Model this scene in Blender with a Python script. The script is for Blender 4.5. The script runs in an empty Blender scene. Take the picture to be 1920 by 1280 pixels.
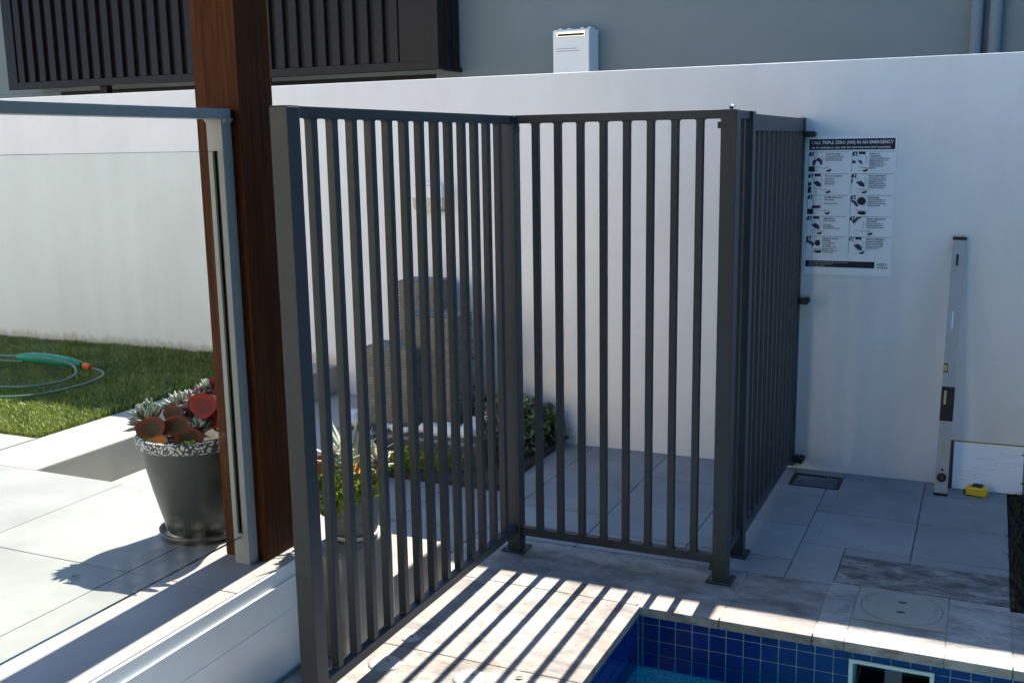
import bpy, bmesh, math, random
import numpy as np
from mathutils import Vector, Matrix
R = math.radians
random.seed(7); rng = np.random.default_rng(7)
sc = bpy.context.scene
COL = sc.collection

# ------------------------------------------------------------------ camera, sky, sun, exposure
cam_d = bpy.data.cameras.new('camera'); cam = bpy.data.objects.new('camera', cam_d); COL.objects.link(cam)
cam_d.sensor_width = 36; cam_d.lens = 37.0207; cam_d.clip_start = .05; cam_d.clip_end = 2000
M3 = Matrix([[0.91178, -0.06076, 0.40616], [0.41036, 0.17346, -0.89527], [-0.01605, 0.98296, 0.1831]])
cam.matrix_world = Matrix.Translation((0, 0, 1.6858)) @ M3.to_4x4()
sc.camera = cam

SUN_EL = math.atan(1.138); SUN_AZ = R(-1.0)           # azimuth measured from +Y towards +X
w = bpy.data.worlds.new('World'); sc.world = w; w.use_nodes = True
nt = w.node_tree; bg = nt.nodes['Background']; bg.inputs['Strength'].default_value = .094
sky = nt.nodes.new('ShaderNodeTexSky'); sky.sky_type = 'NISHITA'; sky.sun_disc = False
sky.sun_elevation = SUN_EL; sky.sun_rotation = SUN_AZ; sky.air_density = 1.0; sky.dust_density = .6; sky.ozone_density = 3.0
tnt = nt.nodes.new('ShaderNodeMix'); tnt.data_type = 'RGBA'; tnt.blend_type = 'MULTIPLY'; tnt.inputs[0].default_value = 1
tnt.inputs[7].default_value = (.72, 1.0, 1.2, 1)
nt.links.new(sky.outputs['Color'], tnt.inputs[6]); nt.links.new(tnt.outputs[2], bg.inputs['Color'])
sd = bpy.data.lights.new('sun', 'SUN'); sd.energy = 5.0; sd.angle = R(.53); sd.color = (1, .92, .80)
sun = bpy.data.objects.new('sun', sd); COL.objects.link(sun)
d = Vector((math.sin(SUN_AZ)*math.cos(SUN_EL), math.cos(SUN_AZ)*math.cos(SUN_EL), math.sin(SUN_EL)))
sun.rotation_euler = d.to_track_quat('Z', 'Y').to_euler(); sun.location = (0, 12, 14)
sc.view_settings.view_transform = 'Standard'; sc.view_settings.look = 'None'
sc.view_settings.exposure = 1.62; sc.view_settings.gamma = 1
sc.cycles.max_bounces = 10; sc.cycles.diffuse_bounces = 6; sc.cycles.transparent_max_bounces = 12

# ------------------------------------------------------------------ materials
def base(name):
    m = bpy.data.materials.new(name); m.use_nodes = True
    n = m.node_tree.nodes; return m, n, m.node_tree.links, n['Principled BSDF']
def N(n, t, **k):
    x = n.new(t)
    for a, b in k.items():
        if a in x.inputs: x.inputs[a].default_value = b
        else: setattr(x, a, b)
    return x
def noise(n, l, scale, detail=4, rough=.55, stretch=None, dist=0):
    g = n.new('ShaderNodeNewGeometry'); mp = n.new('ShaderNodeMapping')
    if stretch: mp.inputs['Scale'].default_value = stretch
    l.new(g.outputs['Position'], mp.inputs['Vector'])
    t = n.new('ShaderNodeTexNoise'); t.inputs['Scale'].default_value = scale; t.inputs['Detail'].default_value = detail
    t.inputs['Roughness'].default_value = rough; t.inputs['Distortion'].default_value = dist
    l.new(mp.outputs['Vector'], t.inputs['Vector']); return t
def ramp(n, l, src, stops):
    r = n.new('ShaderNodeValToRGB'); e = r.color_ramp.elements
    while len(e) < len(stops): e.new(.5)
    for i, (p, c) in enumerate(stops):
        e[i].position = p; e[i].color = (*c, 1) if len(c) == 3 else c
    l.new(src, r.inputs['Fac']); return r
def mixc(n, l, a, b, fac, mode='MULTIPLY'):
    x = n.new('ShaderNodeMix'); x.data_type = 'RGBA'; x.blend_type = mode
    if isinstance(fac, (int, float)): x.inputs[0].default_value = fac
    else: l.new(fac, x.inputs[0])
    for s, v in ((6, a), (7, b)):
        if isinstance(v, (tuple, list)): x.inputs[s].default_value = (*v[:3], 1)
        else: l.new(v, x.inputs[s])
    return x.outputs[2]
def bump(n, l, h, bsdf, strength=.2, dist=.01, prev=None):
    b = n.new('ShaderNodeBump'); b.inputs['Strength'].default_value = strength; b.inputs['Distance'].default_value = dist
    l.new(h, b.inputs['Height']); l.new(b.outputs['Normal'], bsdf.inputs['Normal'])
    if prev: l.new(prev.outputs['Normal'], b.inputs['Normal'])
    return b
def sca(c, k): return tuple(min(1, x*k) for x in c)
def mk(name, c, rough=.6, var=.12, scale=8, bs=0, bscale=150, metal=0, detail=5, coat=0, tint=False, stretch=None, spec=.5, bdist=.004):
    """surface with soft mottling; tint=True varies every piece by its 'tint' attribute"""
    m, n, l, p = base(name)
    t = noise(n, l, scale, detail, stretch=stretch)
    r = ramp(n, l, t.outputs['Fac'], [(.25, sca(c, 1-var)), (.75, sca(c, 1+var))])
    col = r.outputs['Color']
    if tint:
        a = n.new('ShaderNodeAttribute'); a.attribute_name = 'tint'
        rr = ramp(n, l, a.outputs['Fac'], [(0, (.84, .85, .86)), (1, (1, 1, 1))])
        col = mixc(n, l, col, rr.outputs['Color'], 1.0)
    l.new(col, p.inputs['Base Color'])
    p.inputs['Roughness'].default_value = rough; p.inputs['Metallic'].default_value = metal
    p.inputs['Specular IOR Level'].default_value = spec
    if coat: p.inputs['Coat Weight'].default_value = coat
    if bs:
        t2 = noise(n, l, bscale, 3); bump(n, l, t2.outputs['Fac'], p, bs, bdist)
    return m

def wall_mat():
    m, n, l, p = base('white_render')
    t = noise(n, l, 1.3, 6, .6); r = ramp(n, l, t.outputs['Fac'], [(.3, (.76, .75, .73)), (.7, (.83, .825, .81))])
    t3 = noise(n, l, 5, 6, .65, (1, 1, .25)); r3 = ramp(n, l, t3.outputs['Fac'], [(.35, (.93, .92, .9)), (.6, (1, 1, 1))])
    c = mixc(n, l, r.outputs['Color'], r3.outputs['Color'], .5)
    # splash dirt along the foot of the wall beside the lawn, a real stain
    g5 = n.new('ShaderNodeNewGeometry'); sp5 = n.new('ShaderNodeSeparateXYZ'); l.new(g5.outputs['Position'], sp5.inputs[0])
    t5 = noise(n, l, 16, 5, .7, (1, 1, .5)); ad = N(n, 'ShaderNodeMath', operation='MULTIPLY_ADD'); l.new(t5.outputs['Fac'], ad.inputs[0]); ad.inputs[1].default_value = -.16; l.new(sp5.outputs['Z'], ad.inputs[2])
    r5 = ramp(n, l, ad.outputs[0], [(.30, (.72, .66, .55)), (.345, (1, 1, 1))]); lt5 = N(n, 'ShaderNodeMath', operation='LESS_THAN'); l.new(sp5.outputs['X'], lt5.inputs[0]); lt5.inputs[1].default_value = -3.68
    c = mixc(n, l, c, mixc(n, l, c, r5.outputs['Color'], 1.0), lt5.outputs[0], 'MIX')
    l.new(c, p.inputs['Base Color']); p.inputs['Roughness'].default_value = .75
    t2 = noise(n, l, 190, 4, .6); b = bump(n, l, t2.outputs['Fac'], p, .22, .004)
    t4 = noise(n, l, 14, 3); bump(n, l, t4.outputs['Fac'], p, .12, .01, b)
    return m
def trav_mat(name, dark):
    m, n, l, p = base(name)
    t = noise(n, l, 11 if dark else 8, 10, .72, (.7, 1.5, 1), .5)
    lo, mid, hi = ((.06, .057, .057), (.18, .173, .17), (.36, .35, .34)) if dark else ((.15, .143, .137), (.275, .265, .253), (.37, .36, .345))
    r = ramp(n, l, t.outputs['Fac'], [(.36, lo), (.5, mid), (.64, hi)])
    t2 = noise(n, l, 60, 6, .75, (.45, 1.6, 1), .4)
    r2 = ramp(n, l, t2.outputs['Fac'], [(.38, (.38, .37, .36)), (.5, (1, 1, 1)), (.7, (1.15, 1.15, 1.15))])
    c = mixc(n, l, r.outputs['Color'], r2.outputs['Color'], .9 if dark else .4)
    t3 = noise(n, l, 2.6, 4, .6); r3 = ramp(n, l, t3.outputs['Fac'], [(.36, (.72, .66, .61)), (.55, (1, 1, 1))])
    c = mixc(n, l, c, r3.outputs['Color'], .8)
    a = n.new('ShaderNodeAttribute'); a.attribute_name = 'tint'
    ra = ramp(n, l, a.outputs['Fac'], [(0, (.78, .74, .72)), (.5, (.93, .925, .92)), (1, (1.05, 1.05, 1.05))])
    c = mixc(n, l, c, ra.outputs['Color'], 1.0)
    l.new(c, p.inputs['Base Color']); p.inputs['Roughness'].default_value = .7
    bump(n, l, t2.outputs['Fac'], p, .35, .004)
    return m
def paver_mat():
    m, n, l, p = base('grey_paver')
    t = noise(n, l, 3, 4); r = ramp(n, l, t.outputs['Fac'], [(.3, (.195, .205, .205)), (.7, (.28, .29, .285))])
    v = noise(n, l, 130, 3, .75); r2 = ramp(n, l, v.outputs['Fac'], [(.34, (.45, .45, .46)), (.44, (1, 1, 1)), (.62, (1, 1, 1)), (.7, (1.35, 1.35, 1.35))])
    c = mixc(n, l, r.outputs['Color'], r2.outputs['Color'], .8)
    a = n.new('ShaderNodeAttribute'); a.attribute_name = 'tint'
    ra = ramp(n, l, a.outputs['Fac'], [(0, (.88, .88, .88)), (1, (1, 1, 1))])
    c = mixc(n, l, c, ra.outputs['Color'], 1.0)
    l.new(c, p.inputs['Base Color']); p.inputs['Roughness'].default_value = .75
    bump(n, l, v.outputs['Fac'], p, .2, .002); return m
def wood_mat():
    m, n, l, p = base('stained_timber')
    t = noise(n, l, 4, 8, .62, (14, 14, .55), 1.6)
    r = ramp(n, l, t.outputs['Fac'], [(.25, (.032, .011, .005)), (.5, (.066, .024, .010)), (.75, (.108, .042, .018))])
    t2 = noise(n, l, 60, 3, .6, (1, 1, .04)); r2 = ramp(n, l, t2.outputs['Fac'], [(.35, (.72, .68, .66)), (.6, (1, 1, 1))])
    c = mixc(n, l, r.outputs['Color'], r2.outputs['Color'], .7)
    l.new(c, p.inputs['Base Color']); p.inputs['Roughness'].default_value = .5; p.inputs['Specular IOR Level'].default_value = .04; p.inputs['Coat Weight'].default_value = .0
    p.inputs['Coat Roughness'].default_value = .3
    bump(n, l, t2.outputs['Fac'], p, .12, .002); return m
def speckle_mat(name, dark, light, sc_, thr, rough=.5):
    m, n, l, p = base(name)
    g = n.new('ShaderNodeNewGeometry'); v = n.new('ShaderNodeTexVoronoi'); v.inputs['Scale'].default_value = sc_
    l.new(g.outputs['Position'], v.inputs['Vector'])
    r = ramp(n, l, v.outputs['Distance'], [(thr, light), (thr+.08, dark)])
    l.new(r.outputs['Color'], p.inputs['Base Color']); p.inputs['Roughness'].default_value = rough
    bump(n, l, v.outputs['Distance'], p, .3, .003); return m
def glass_mat():
    m, n, l, p = base('clear_glass'); n.remove(p); o = n['Material Output']
    tr = N(n, 'ShaderNodeBsdfTransparent', Color=(.95, .975, .955, 1)); gl = N(n, 'ShaderNodeBsdfGlossy', Roughness=.0)
    ge_ = n.new('ShaderNodeNewGeometry'); dt = N(n, 'ShaderNodeVectorMath', operation='DOT_PRODUCT'); l.new(ge_.outputs['Normal'], dt.inputs[0]); l.new(ge_.outputs['Incoming'], dt.inputs[1])
    ab = N(n, 'ShaderNodeMath', operation='ABSOLUTE'); l.new(dt.outputs['Value'], ab.inputs[0]); iv = N(n, 'ShaderNodeMath', operation='SUBTRACT'); iv.inputs[0].default_value = 1; l.new(ab.outputs[0], iv.inputs[1])
    pw = N(n, 'ShaderNodeMath', operation='POWER'); l.new(iv.outputs[0], pw.inputs[0]); pw.inputs[1].default_value = 5
    fr = N(n, 'ShaderNodeMath', operation='MULTIPLY_ADD'); l.new(pw.outputs[0], fr.inputs[0]); fr.inputs[1].default_value = .9; fr.inputs[2].default_value = .022; mx = n.new('ShaderNodeMixShader')
    l.new(fr.outputs[0], mx.inputs[0]); l.new(tr.outputs[0], mx.inputs[1]); l.new(gl.outputs[0], mx.inputs[2])
    l.new(mx.outputs[0], o.inputs['Surface']); return m
def glass_edge_mat():
    return mk('glass_edge', (.03, .05, .045), .15, .05)
def water_mat():
    m, n, l, p = base('pool_water'); n.remove(p); o = n['Material Output']
    tr = N(n, 'ShaderNodeBsdfTransparent', Color=(.72, .95, .98, 1)); gl = N(n, 'ShaderNodeBsdfGlossy', Roughness=.02)
    fr = N(n, 'ShaderNodeFresnel', IOR=1.33); mx = n.new('ShaderNodeMixShader')
    t = noise(n, l, 3.5, 2); b = n.new('ShaderNodeBump'); b.inputs['Strength'].default_value = .05; b.inputs['Distance'].default_value = .03
    l.new(t.outputs['Fac'], b.inputs['Height'])
    for q in (fr, gl): l.new(b.outputs['Normal'], q.inputs['Normal'])
    l.new(fr.outputs[0], mx.inputs[0]); l.new(tr.outputs[0], mx.inputs[1]); l.new(gl.outputs[0], mx.inputs[2])
    l.new(mx.outputs[0], o.inputs['Surface']); return m
def leaf_mat(name, c1, c2, rough=.5, trans=.25, c3=None):
    """leaf colour varies leaf by leaf through the 'tint' attribute"""
    m, n, l, p = base(name)
    a = n.new('ShaderNodeAttribute'); a.attribute_name = 'tint'
    r = ramp(n, l, a.outputs['Fac'], [(0, c1), (.86 if c3 else 1, c2)]+([(1, c3)] if c3 else []))
    l.new(r.outputs['Color'], p.inputs['Base Color']); p.inputs['Roughness'].default_value = rough
    if trans:
        o = n['Material Output']; t = n.new('ShaderNodeBsdfTranslucent'); mx = n.new('ShaderNodeMixShader'); mx.inputs[0].default_value = trans
        l.new(r.outputs['Color'], t.inputs['Color']); l.new(p.outputs[0], mx.inputs[1]); l.new(t.outputs[0], mx.inputs[2]); l.new(mx.outputs[0], o.inputs['Surface'])
    return m
MAT = {}
MAT['wall'] = wall_mat(); MAT['cream'] = mk('bounce_cream', (.92, .78, .54), .8, .03)
MAT['fence'] = mk('charcoal_powdercoat', (.037, .045, .053), .42, .08, 30, .04, 500, spec=.25)
MAT['gap_dark'] = mk('black_rubber', (.012, .012, .013), .6, .1)
MAT['silver'] = mk('grey_aluminium', (.215, .24, .255), .4, .05, 20, spec=.4)
MAT['trav'] = trav_mat('travertine_pale', False)
MAT['trav_dark'] = trav_mat('travertine_grey', True)
MAT['grout'] = mk('grout', (.16, .155, .15), .9, .15, 30)
MAT['grout_pale'] = mk('pale_grout', (.34, .33, .32), .9, .1, 30)
MAT['paver'] = paver_mat()
MAT['tile'] = mk('pale_patio_tile', (.275, .273, .262), .55, .16, 4, .05, 90, tint=True)
MAT['kerb'] = mk('honed_concrete', (.34, .325, .29), .75, .1, 7, .12, 120)
MAT['concrete'] = mk('rough_concrete', (.24, .228, .20), .85, .22, 9, .35, 90)
MAT['white_metal'] = mk('white_paint', (.74, .78, .80), .3, .03, 12)
MAT['wood'] = wood_mat()
MAT['glass'] = glass_mat(); MAT['glass_edge'] = glass_edge_mat()
MAT['water'] = water_mat()
MAT['pot'] = mk('slate_grey_glaze', (.05, .056, .058), .42, .12, 14, .08, 120)
MAT['saucer'] = mk('dark_plastic', (.055, .055, .068), .4, .05)
MAT['mosaic'] = speckle_mat('mosaic_chips', (.05, .05, .055), (.55, .56, .56), 105, .40)
MAT['stone_pot'] = mk('pitted_stone', (.17, .17, .17), .85, .35, 60, .7, 80)
MAT['pale_bowl'] = mk('pale_glaze', (.55, .56, .56), .35, .05)
MAT['soil'] = mk('potting_soil', (.035, .026, .018), .95, .4, 60, .6, 60)
MAT['lawn_soil'] = mk('lawn_soil', (.045, .05, .018), .95, .3, 30)
MAT['ground'] = mk('ground_earth', (.16, .155, .13), .95, .2, 2)
MAT['house'] = mk('grey_render', (.128, .158, .162), .8, .05, 3, .15, 160)
MAT['brown'] = mk('dark_brown_cladding', (.0095, .0082, .0085), .5, .1, 12, spec=.2)
MAT['dark'] = mk('shaded_interior', (.010, .010, .011), .9, .1)
MAT['heater'] = mk('pale_enamel', (.56, .585, .59), .35, .03, 10)
MAT['chrome'] = mk('chrome', (.6, .6, .6), .15, .02, metal=1)
MAT['slate'] = mk('slate_strips', (.185, .175, .15), .75, .3, 22, .4, 90, tint=True)
MAT['pebble'] = mk('white_pebble', (.66, .645, .61), .7, .12, 40, .15, 60)
MAT['pool_tile'] = mk('cobalt_tile', (.003, .015, .145), .15, .14, 11, tint=True, spec=.3)
MAT['pool_grout'] = mk('pool_grout', (.30, .43, .46), .8, .1)
MAT['pool_pebble'] = speckle_mat('teal_pebblecrete', (.02, .19, .32), (.13, .42, .56), 150, .28, .7)
MAT['skim'] = mk('skimmer_plastic', (.42, .56, .56), .35, .04)
MAT['cap'] = mk('cap_plastic', (.40, .40, .39), .4, .04)
MAT['lid'] = mk('beige_plastic', (.24, .24, .21), .45, .06, 6)
MAT['level_alu'] = mk('brushed_aluminium', (.40, .43, .44), .4, .06, 30)
MAT['grate'] = mk('grey_grate_plastic', (.12, .125, .13), .5, .1, 30)
MAT['paper'] = mk('white_paper', (.88, .89, .91), .6, .02)
MAT['ink'] = mk('navy_black_ink', (.010, .011, .022), .5, .02)
MAT['ink_navy'] = mk('navy_ink', (.020, .030, .085), .5, .02)
MAT['ink_grey'] = mk('grey_ink', (.10, .11, .13), .6, .02)
MAT['pencil'] = mk('pencil_lines', (.42, .44, .48), .7, .02)
MAT['sheet'] = mk('poster_plastic', (.86, .87, .87), .3, .02)
MAT['yellow'] = mk('yellow_plastic', (.75, .56, .012), .35, .05)
MAT['vial'] = mk('vial_liquid', (.50, .48, .25), .15, .05)
MAT['red'] = mk('red_plastic', (.13, .025, .02), .4, .05)
MAT['board'] = mk('hardboard', (.10, .055, .03), .6, .15, 30)
MAT['hose'] = mk('green_grey_hose', (.07, .145, .11), .42, .1, 30)
MAT['nozzle'] = mk('green_plastic', (.005, .22, .12), .35, .08)
MAT['orange'] = mk('orange_plastic', (.8, .13, .02), .35, .05)
MAT['lamp_white'] = mk('lamp_hood_white', (.72, .73, .74), .4, .03)
MAT['lens'] = mk('ribbed_lens', (.50, .48, .43), .2, .15, 60)
MAT['grass'] = leaf_mat('grass_blade', (.045, .09, .013), (.31, .37, .06), .55, trans=.3, c3=(.55, .50, .24))
MAT['grass_shaded'] = leaf_mat('grass_blade_shaded', (.02, .025, .010), (.05, .05, .02), .7, trans=.1)  # shadow beside the wall is put into these darker blade colours
MAT['senecio'] = leaf_mat('grey_succulent_leaf', (.10, .135, .105), (.25, .285, .24), .6, trans=0)
MAT['plum'] = leaf_mat('plum_grey_leaf', (.085, .05, .052), (.21, .15, .14), .55, trans=0)
MAT['rosette'] = leaf_mat('pale_rosette_leaf', (.26, .25, .18), (.60, .56, .46), .55, trans=0)
MAT['lime'] = leaf_mat('lime_sedum_leaf', (.24, .36, .012), (.68, .74, .07), .5, trans=.45)
MAT['bedlime'] = leaf_mat('bed_sedum_leaf', (.12, .24, .012), (.48, .58, .04), .5, trans=.35)
MAT['spike'] = leaf_mat('sword_leaf', (.10, .16, .07), (.34, .38, .24), .5, trans=.15)
MAT['shrub'] = leaf_mat('shrub_leaf', (.045, .075, .025), (.24, .28, .12), .45, trans=.15)
MAT['stem'] = mk('stem', (.10, .07, .045), .8, .2, 40)
def paddle_mat(name, face, rim):
    m, n, l, p = base(name)
    a = n.new('ShaderNodeAttribute'); a.attribute_name = 'tint'
    r = ramp(n, l, a.outputs['Fac'], [(.0, sca(face, 1.2)), (.55, face), (.8, tuple((x+y)/2 for x, y in zip(face, rim))), (1.0, rim)])
    t = noise(n, l, 25, 4); rr = ramp(n, l, t.outputs['Fac'], [(.3, (.8, .8, .8)), (.7, (1.1, 1.1, 1.1))])
    c = mixc(n, l, r.outputs['Color'], rr.outputs['Color'], .8)
    l.new(c, p.inputs['Base Color']); p.inputs['Roughness'].default_value = .5; p.inputs['Specular IOR Level'].default_value = .18
    o = n['Material Output']; tl = n.new('ShaderNodeBsdfTranslucent'); mx = n.new('ShaderNodeMixShader'); mx.inputs[0].default_value = .14
    l.new(c, tl.inputs['Color']); l.new(p.outputs[0], mx.inputs[1]); l.new(tl.outputs[0], mx.inputs[2]); l.new(mx.outputs[0], o.inputs['Surface'])
    return m
MAT['paddle_red'] = paddle_mat('red_paddle_leaf', (.12, .010, .005), (.32, .018, .008))
MAT['paddle_green'] = paddle_mat('bronze_paddle_leaf', (.036, .022, .007), (.20, .028, .008))
MAT['paddle_orange'] = paddle_mat('orange_paddle_leaf', (.48, .19, .025), (.55, .14, .025))

# ------------------------------------------------------------------ mesh helpers
class MB:
    """collects vertices, faces and a per-face tint, then links ONE mesh object"""
    def __init__(s): s.v = []; s.f = []; s.t = []; s.sm = []
    def add(s, vs, fs, tint=None, smooth=False, vt=None):
        o = len(s.v); s.v += [tuple(x) for x in vs]
        s.f += [tuple(i+o for i in f) for f in fs]
        t = random.random() if tint is None else tint
        s.t += (vt if vt is not None else [t]*len(vs)); s.sm += [smooth]*len(fs); return s
    def box(s, x0, x1, y0, y1, z0, z1, b=0, tint=None, rot=None, piv=None):
        if b == 0:
            vs = [(x, y, z) for z in (z0, z1) for y in (y0, y1) for x in (x0, x1)]
            fs = [(0, 2, 3, 1), (4, 5, 7, 6), (0, 1, 5, 4), (2, 6, 7, 3), (0, 4, 6, 2), (1, 3, 7, 5)]
        else:
            bm = bmesh.new(); bmesh.ops.create_cube(bm, size=1)
            for v in bm.verts: v.co = Vector((x0+(v.co.x+.5)*(x1-x0), y0+(v.co.y+.5)*(y1-y0), z0+(v.co.z+.5)*(z1-z0)))
            bmesh.ops.bevel(bm, geom=bm.edges[:], offset=b, segments=2, profile=.6, affect='EDGES')
            vs = [v.co.copy() for v in bm.verts]; bm.verts.index_update(); fs = [[v.index for v in f.verts] for f in bm.faces]; bm.free()
        if rot is not None:
            pv = Vector(piv); vs = [rot @ (Vector(v)-pv)+pv for v in vs]
        return s.add(vs, fs, tint)
    def cyl(s, p0, p1, r0, r1=None, n=16, smooth=True, tint=None):
        r1 = r0 if r1 is None else r1
        p0, p1 = Vector(p0), Vector(p1); q = (p1-p0).to_track_quat('Z', 'Y')
        vs = []; 
        for p, r in ((p0, r0), (p1, r1)):
            vs += [p+q @ Vector((r*math.cos(2*math.pi*i/n), r*math.sin(2*math.pi*i/n), 0)) for i in range(n)]
        fs = [(i, (i+1) % n, n+(i+1) % n, n+i) for i in range(n)]
        o = len(s.v); s.add(vs, fs, tint, smooth); 
        s.f += [tuple(o+i for i in reversed(range(n))), tuple(o+n+i for i in range(n))]; s.sm += [False, False]
        return s
    def lathe(s, prof, c, n=48, smooth=True, tint=None):
        vs = []; k = len(prof)
        for i in range(n):
            a = 2*math.pi*i/n
            vs += [(c[0]+r*math.cos(a), c[1]+r*math.sin(a), c[2]+z) for r, z in prof]
        fs = [(i*k+j, ((i+1) % n)*k+j, ((i+1) % n)*k+j+1, i*k+j+1) for i in range(n) for j in range(k-1)]
        return s.add(vs, fs, tint, smooth)
    def tube(s, pts, r, n=10, tint=None, radii=None):
        P = [Vector(p) for p in pts]; vs = []
        for i, p in enumerate(P):
            t = (P[min(i+1, len(P)-1)]-P[max(i-1, 0)]).normalized()
            a = t.cross(Vector((0, 0, 1)));  a = a.normalized() if a.length > 1e-4 else Vector((1, 0, 0)); b = a.cross(t)
            rr = radii[i] if radii else r
            vs += [p+(a*math.cos(2*math.pi*k/n)+b*math.sin(2*math.pi*k/n))*rr for k in range(n)]
        fs = [(i*n+k, i*n+(k+1) % n, (i+1)*n+(k+1) % n, (i+1)*n+k) for i in range(len(P)-1) for k in range(n)]
        fs += [tuple(reversed(range(n))), tuple((len(P)-1)*n+k for k in range(n))]
        return s.add(vs, fs, tint, True)
    def blob(s, c, r, seed=0, jit=.15, tint=None, sub=2):
        bm = bmesh.new(); bmesh.ops.create_icosphere(bm, subdivisions=sub, radius=1)
        rd = random.Random(seed); k = [Vector((rd.uniform(-1, 1), rd.uniform(-1, 1), rd.uniform(-1, 1))) for _ in range(4)]
        vs = []
        for v in bm.verts:
            n = v.co.normalized(); f = 1+jit*sum(math.sin(2.2*n.dot(q)*2+i) for i, q in enumerate(k))/2
            vs.append((c[0]+n.x*r[0]*f, c[1]+n.y*r[1]*f, c[2]+n.z*r[2]*f))
        bm.verts.index_update(); fs = [[v.index for v in f.verts] for f in bm.faces]; bm.free()
        return s.add(vs, fs, tint, True)
    def fat_leaf(s, p, dr, L, W, T, tint=None, seg=5, n=6, shape=None):
        """fleshy leaf: tapered round body from p along dr"""
        dr = Vector(dr).normalized(); a = dr.cross(Vector((0, 0, 1)));  a = a.normalized() if a.length > 1e-3 else Vector((1, 0, 0)); b = a.cross(dr)
        vs = []; p = Vector(p)
        for i in range(seg+1):
            u = i/seg; wv = math.sin(math.pi*(.12+.86*u))**.7 if shape is None else shape(u)
            for k in range(n):
                an = 2*math.pi*k/n
                vs.append(p+dr*L*u+a*math.cos(an)*W*wv+b*(math.sin(an)*T*wv+.18*L*u*u))
        fs = [(i*n+k, i*n+(k+1) % n, (i+1)*n+(k+1) % n, (i+1)*n+k) for i in range(seg) for k in range(n)]
        fs += [tuple(reversed(range(n))), tuple(seg*n+k for k in range(n))]
        return s.add(vs, fs, tint, True)
    def flat_leaf(s, p, dr, L, W, up=(0, 0, 1), droop=.2, tint=None, seg=3):
        dr = Vector(dr).normalized(); a = dr.cross(Vector(up)); a = a.normalized() if a.length > 1e-3 else Vector((1, 0, 0)); b = a.cross(dr)
        p = Vector(p); vs = []
        for i in range(seg+1):
            u = i/seg; wv = W*math.sin(math.pi*min(1, .12+.88*u))**.8
            c = p+dr*L*u-b*droop*L*u*u*-1*0-Vector((0, 0, droop*L*u*u))
            vs += [c-a*wv+b*wv*.3, c, c+a*wv+b*wv*.3]
        fs = []
        for i in range(seg): fs += [(3*i, 3*i+1, 3*i+4, 3*i+3), (3*i+1, 3*i+2, 3*i+5, 3*i+4)]
        return s.add(vs, fs, tint, True)
    def build(s, name, m, parent=None, loc=None):
        me = bpy.data.meshes.new(name)
        if parent is not None:
            L = wloc(parent); lv = Vector((0, 0, 0))
        else:
            L = Vector(loc) if loc is not None else Vector((0, 0, 0)); lv = L
        me.from_pydata([(v[0]-L.x, v[1]-L.y, v[2]-L.z) for v in s.v], [], s.f); me.validate(); me.update()
        if len(me.polygons) == len(s.sm): me.polygons.foreach_set('use_smooth', s.sm)
        at = me.attributes.new('tint', 'FLOAT', 'POINT')
        if len(me.vertices) == len(s.t): at.data.foreach_set('value', s.t)
        me.materials.append(MAT[m] if isinstance(m, str) else m)
        o = bpy.data.objects.new(name, me); COL.objects.link(o); o.location = lv
        if parent is not None: o.parent = parent
        return o
def wloc(o):
    v = Vector((0, 0, 0))
    while o is not None: v = v+o.location; o = o.parent
    return v
def tag(o, label=None, cat=None, group=None, kind=None):
    if label: o['label'] = label
    if cat: o['category'] = cat
    if group: o['group'] = group
    if kind: o['kind'] = kind
    return o
def thing(name, label, cat, loc, group=None):
    o = bpy.data.objects.new(name, None); COL.objects.link(o); o.location = loc; o.empty_display_size = .1
    return tag(o, label, cat, group)
def bx(*a, **k): return MB().box(*a, **k)
def copy_tree(o, off, label=None):
    c = o.copy(); COL.objects.link(c); c.location = o.location+Vector(off)
    if label: c['label'] = label
    def rec(a, b):
        for ch in [x for x in list(bpy.data.objects) if x.parent == a]:
            d_ = ch.copy(); COL.objects.link(d_); d_.parent = b; rec(ch, d_)
    rec(o, c); return c
def smooth_path(pts, k=8):
    P = [Vector(p) for p in pts]; out = []
    for i in range(len(P)-1):
        p0, p1, p2, p3 = P[max(i-1, 0)], P[i], P[i+1], P[min(i+2, len(P)-1)]
        for j in range(k):
            t = j/k
            out.append(.5*((2*p1)+(-p0+p2)*t+(2*p0-5*p1+4*p2-p3)*t*t+(-p0+3*p1-3*p2+p3)*t**3))
    out.append(P[-1]); return out

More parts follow.
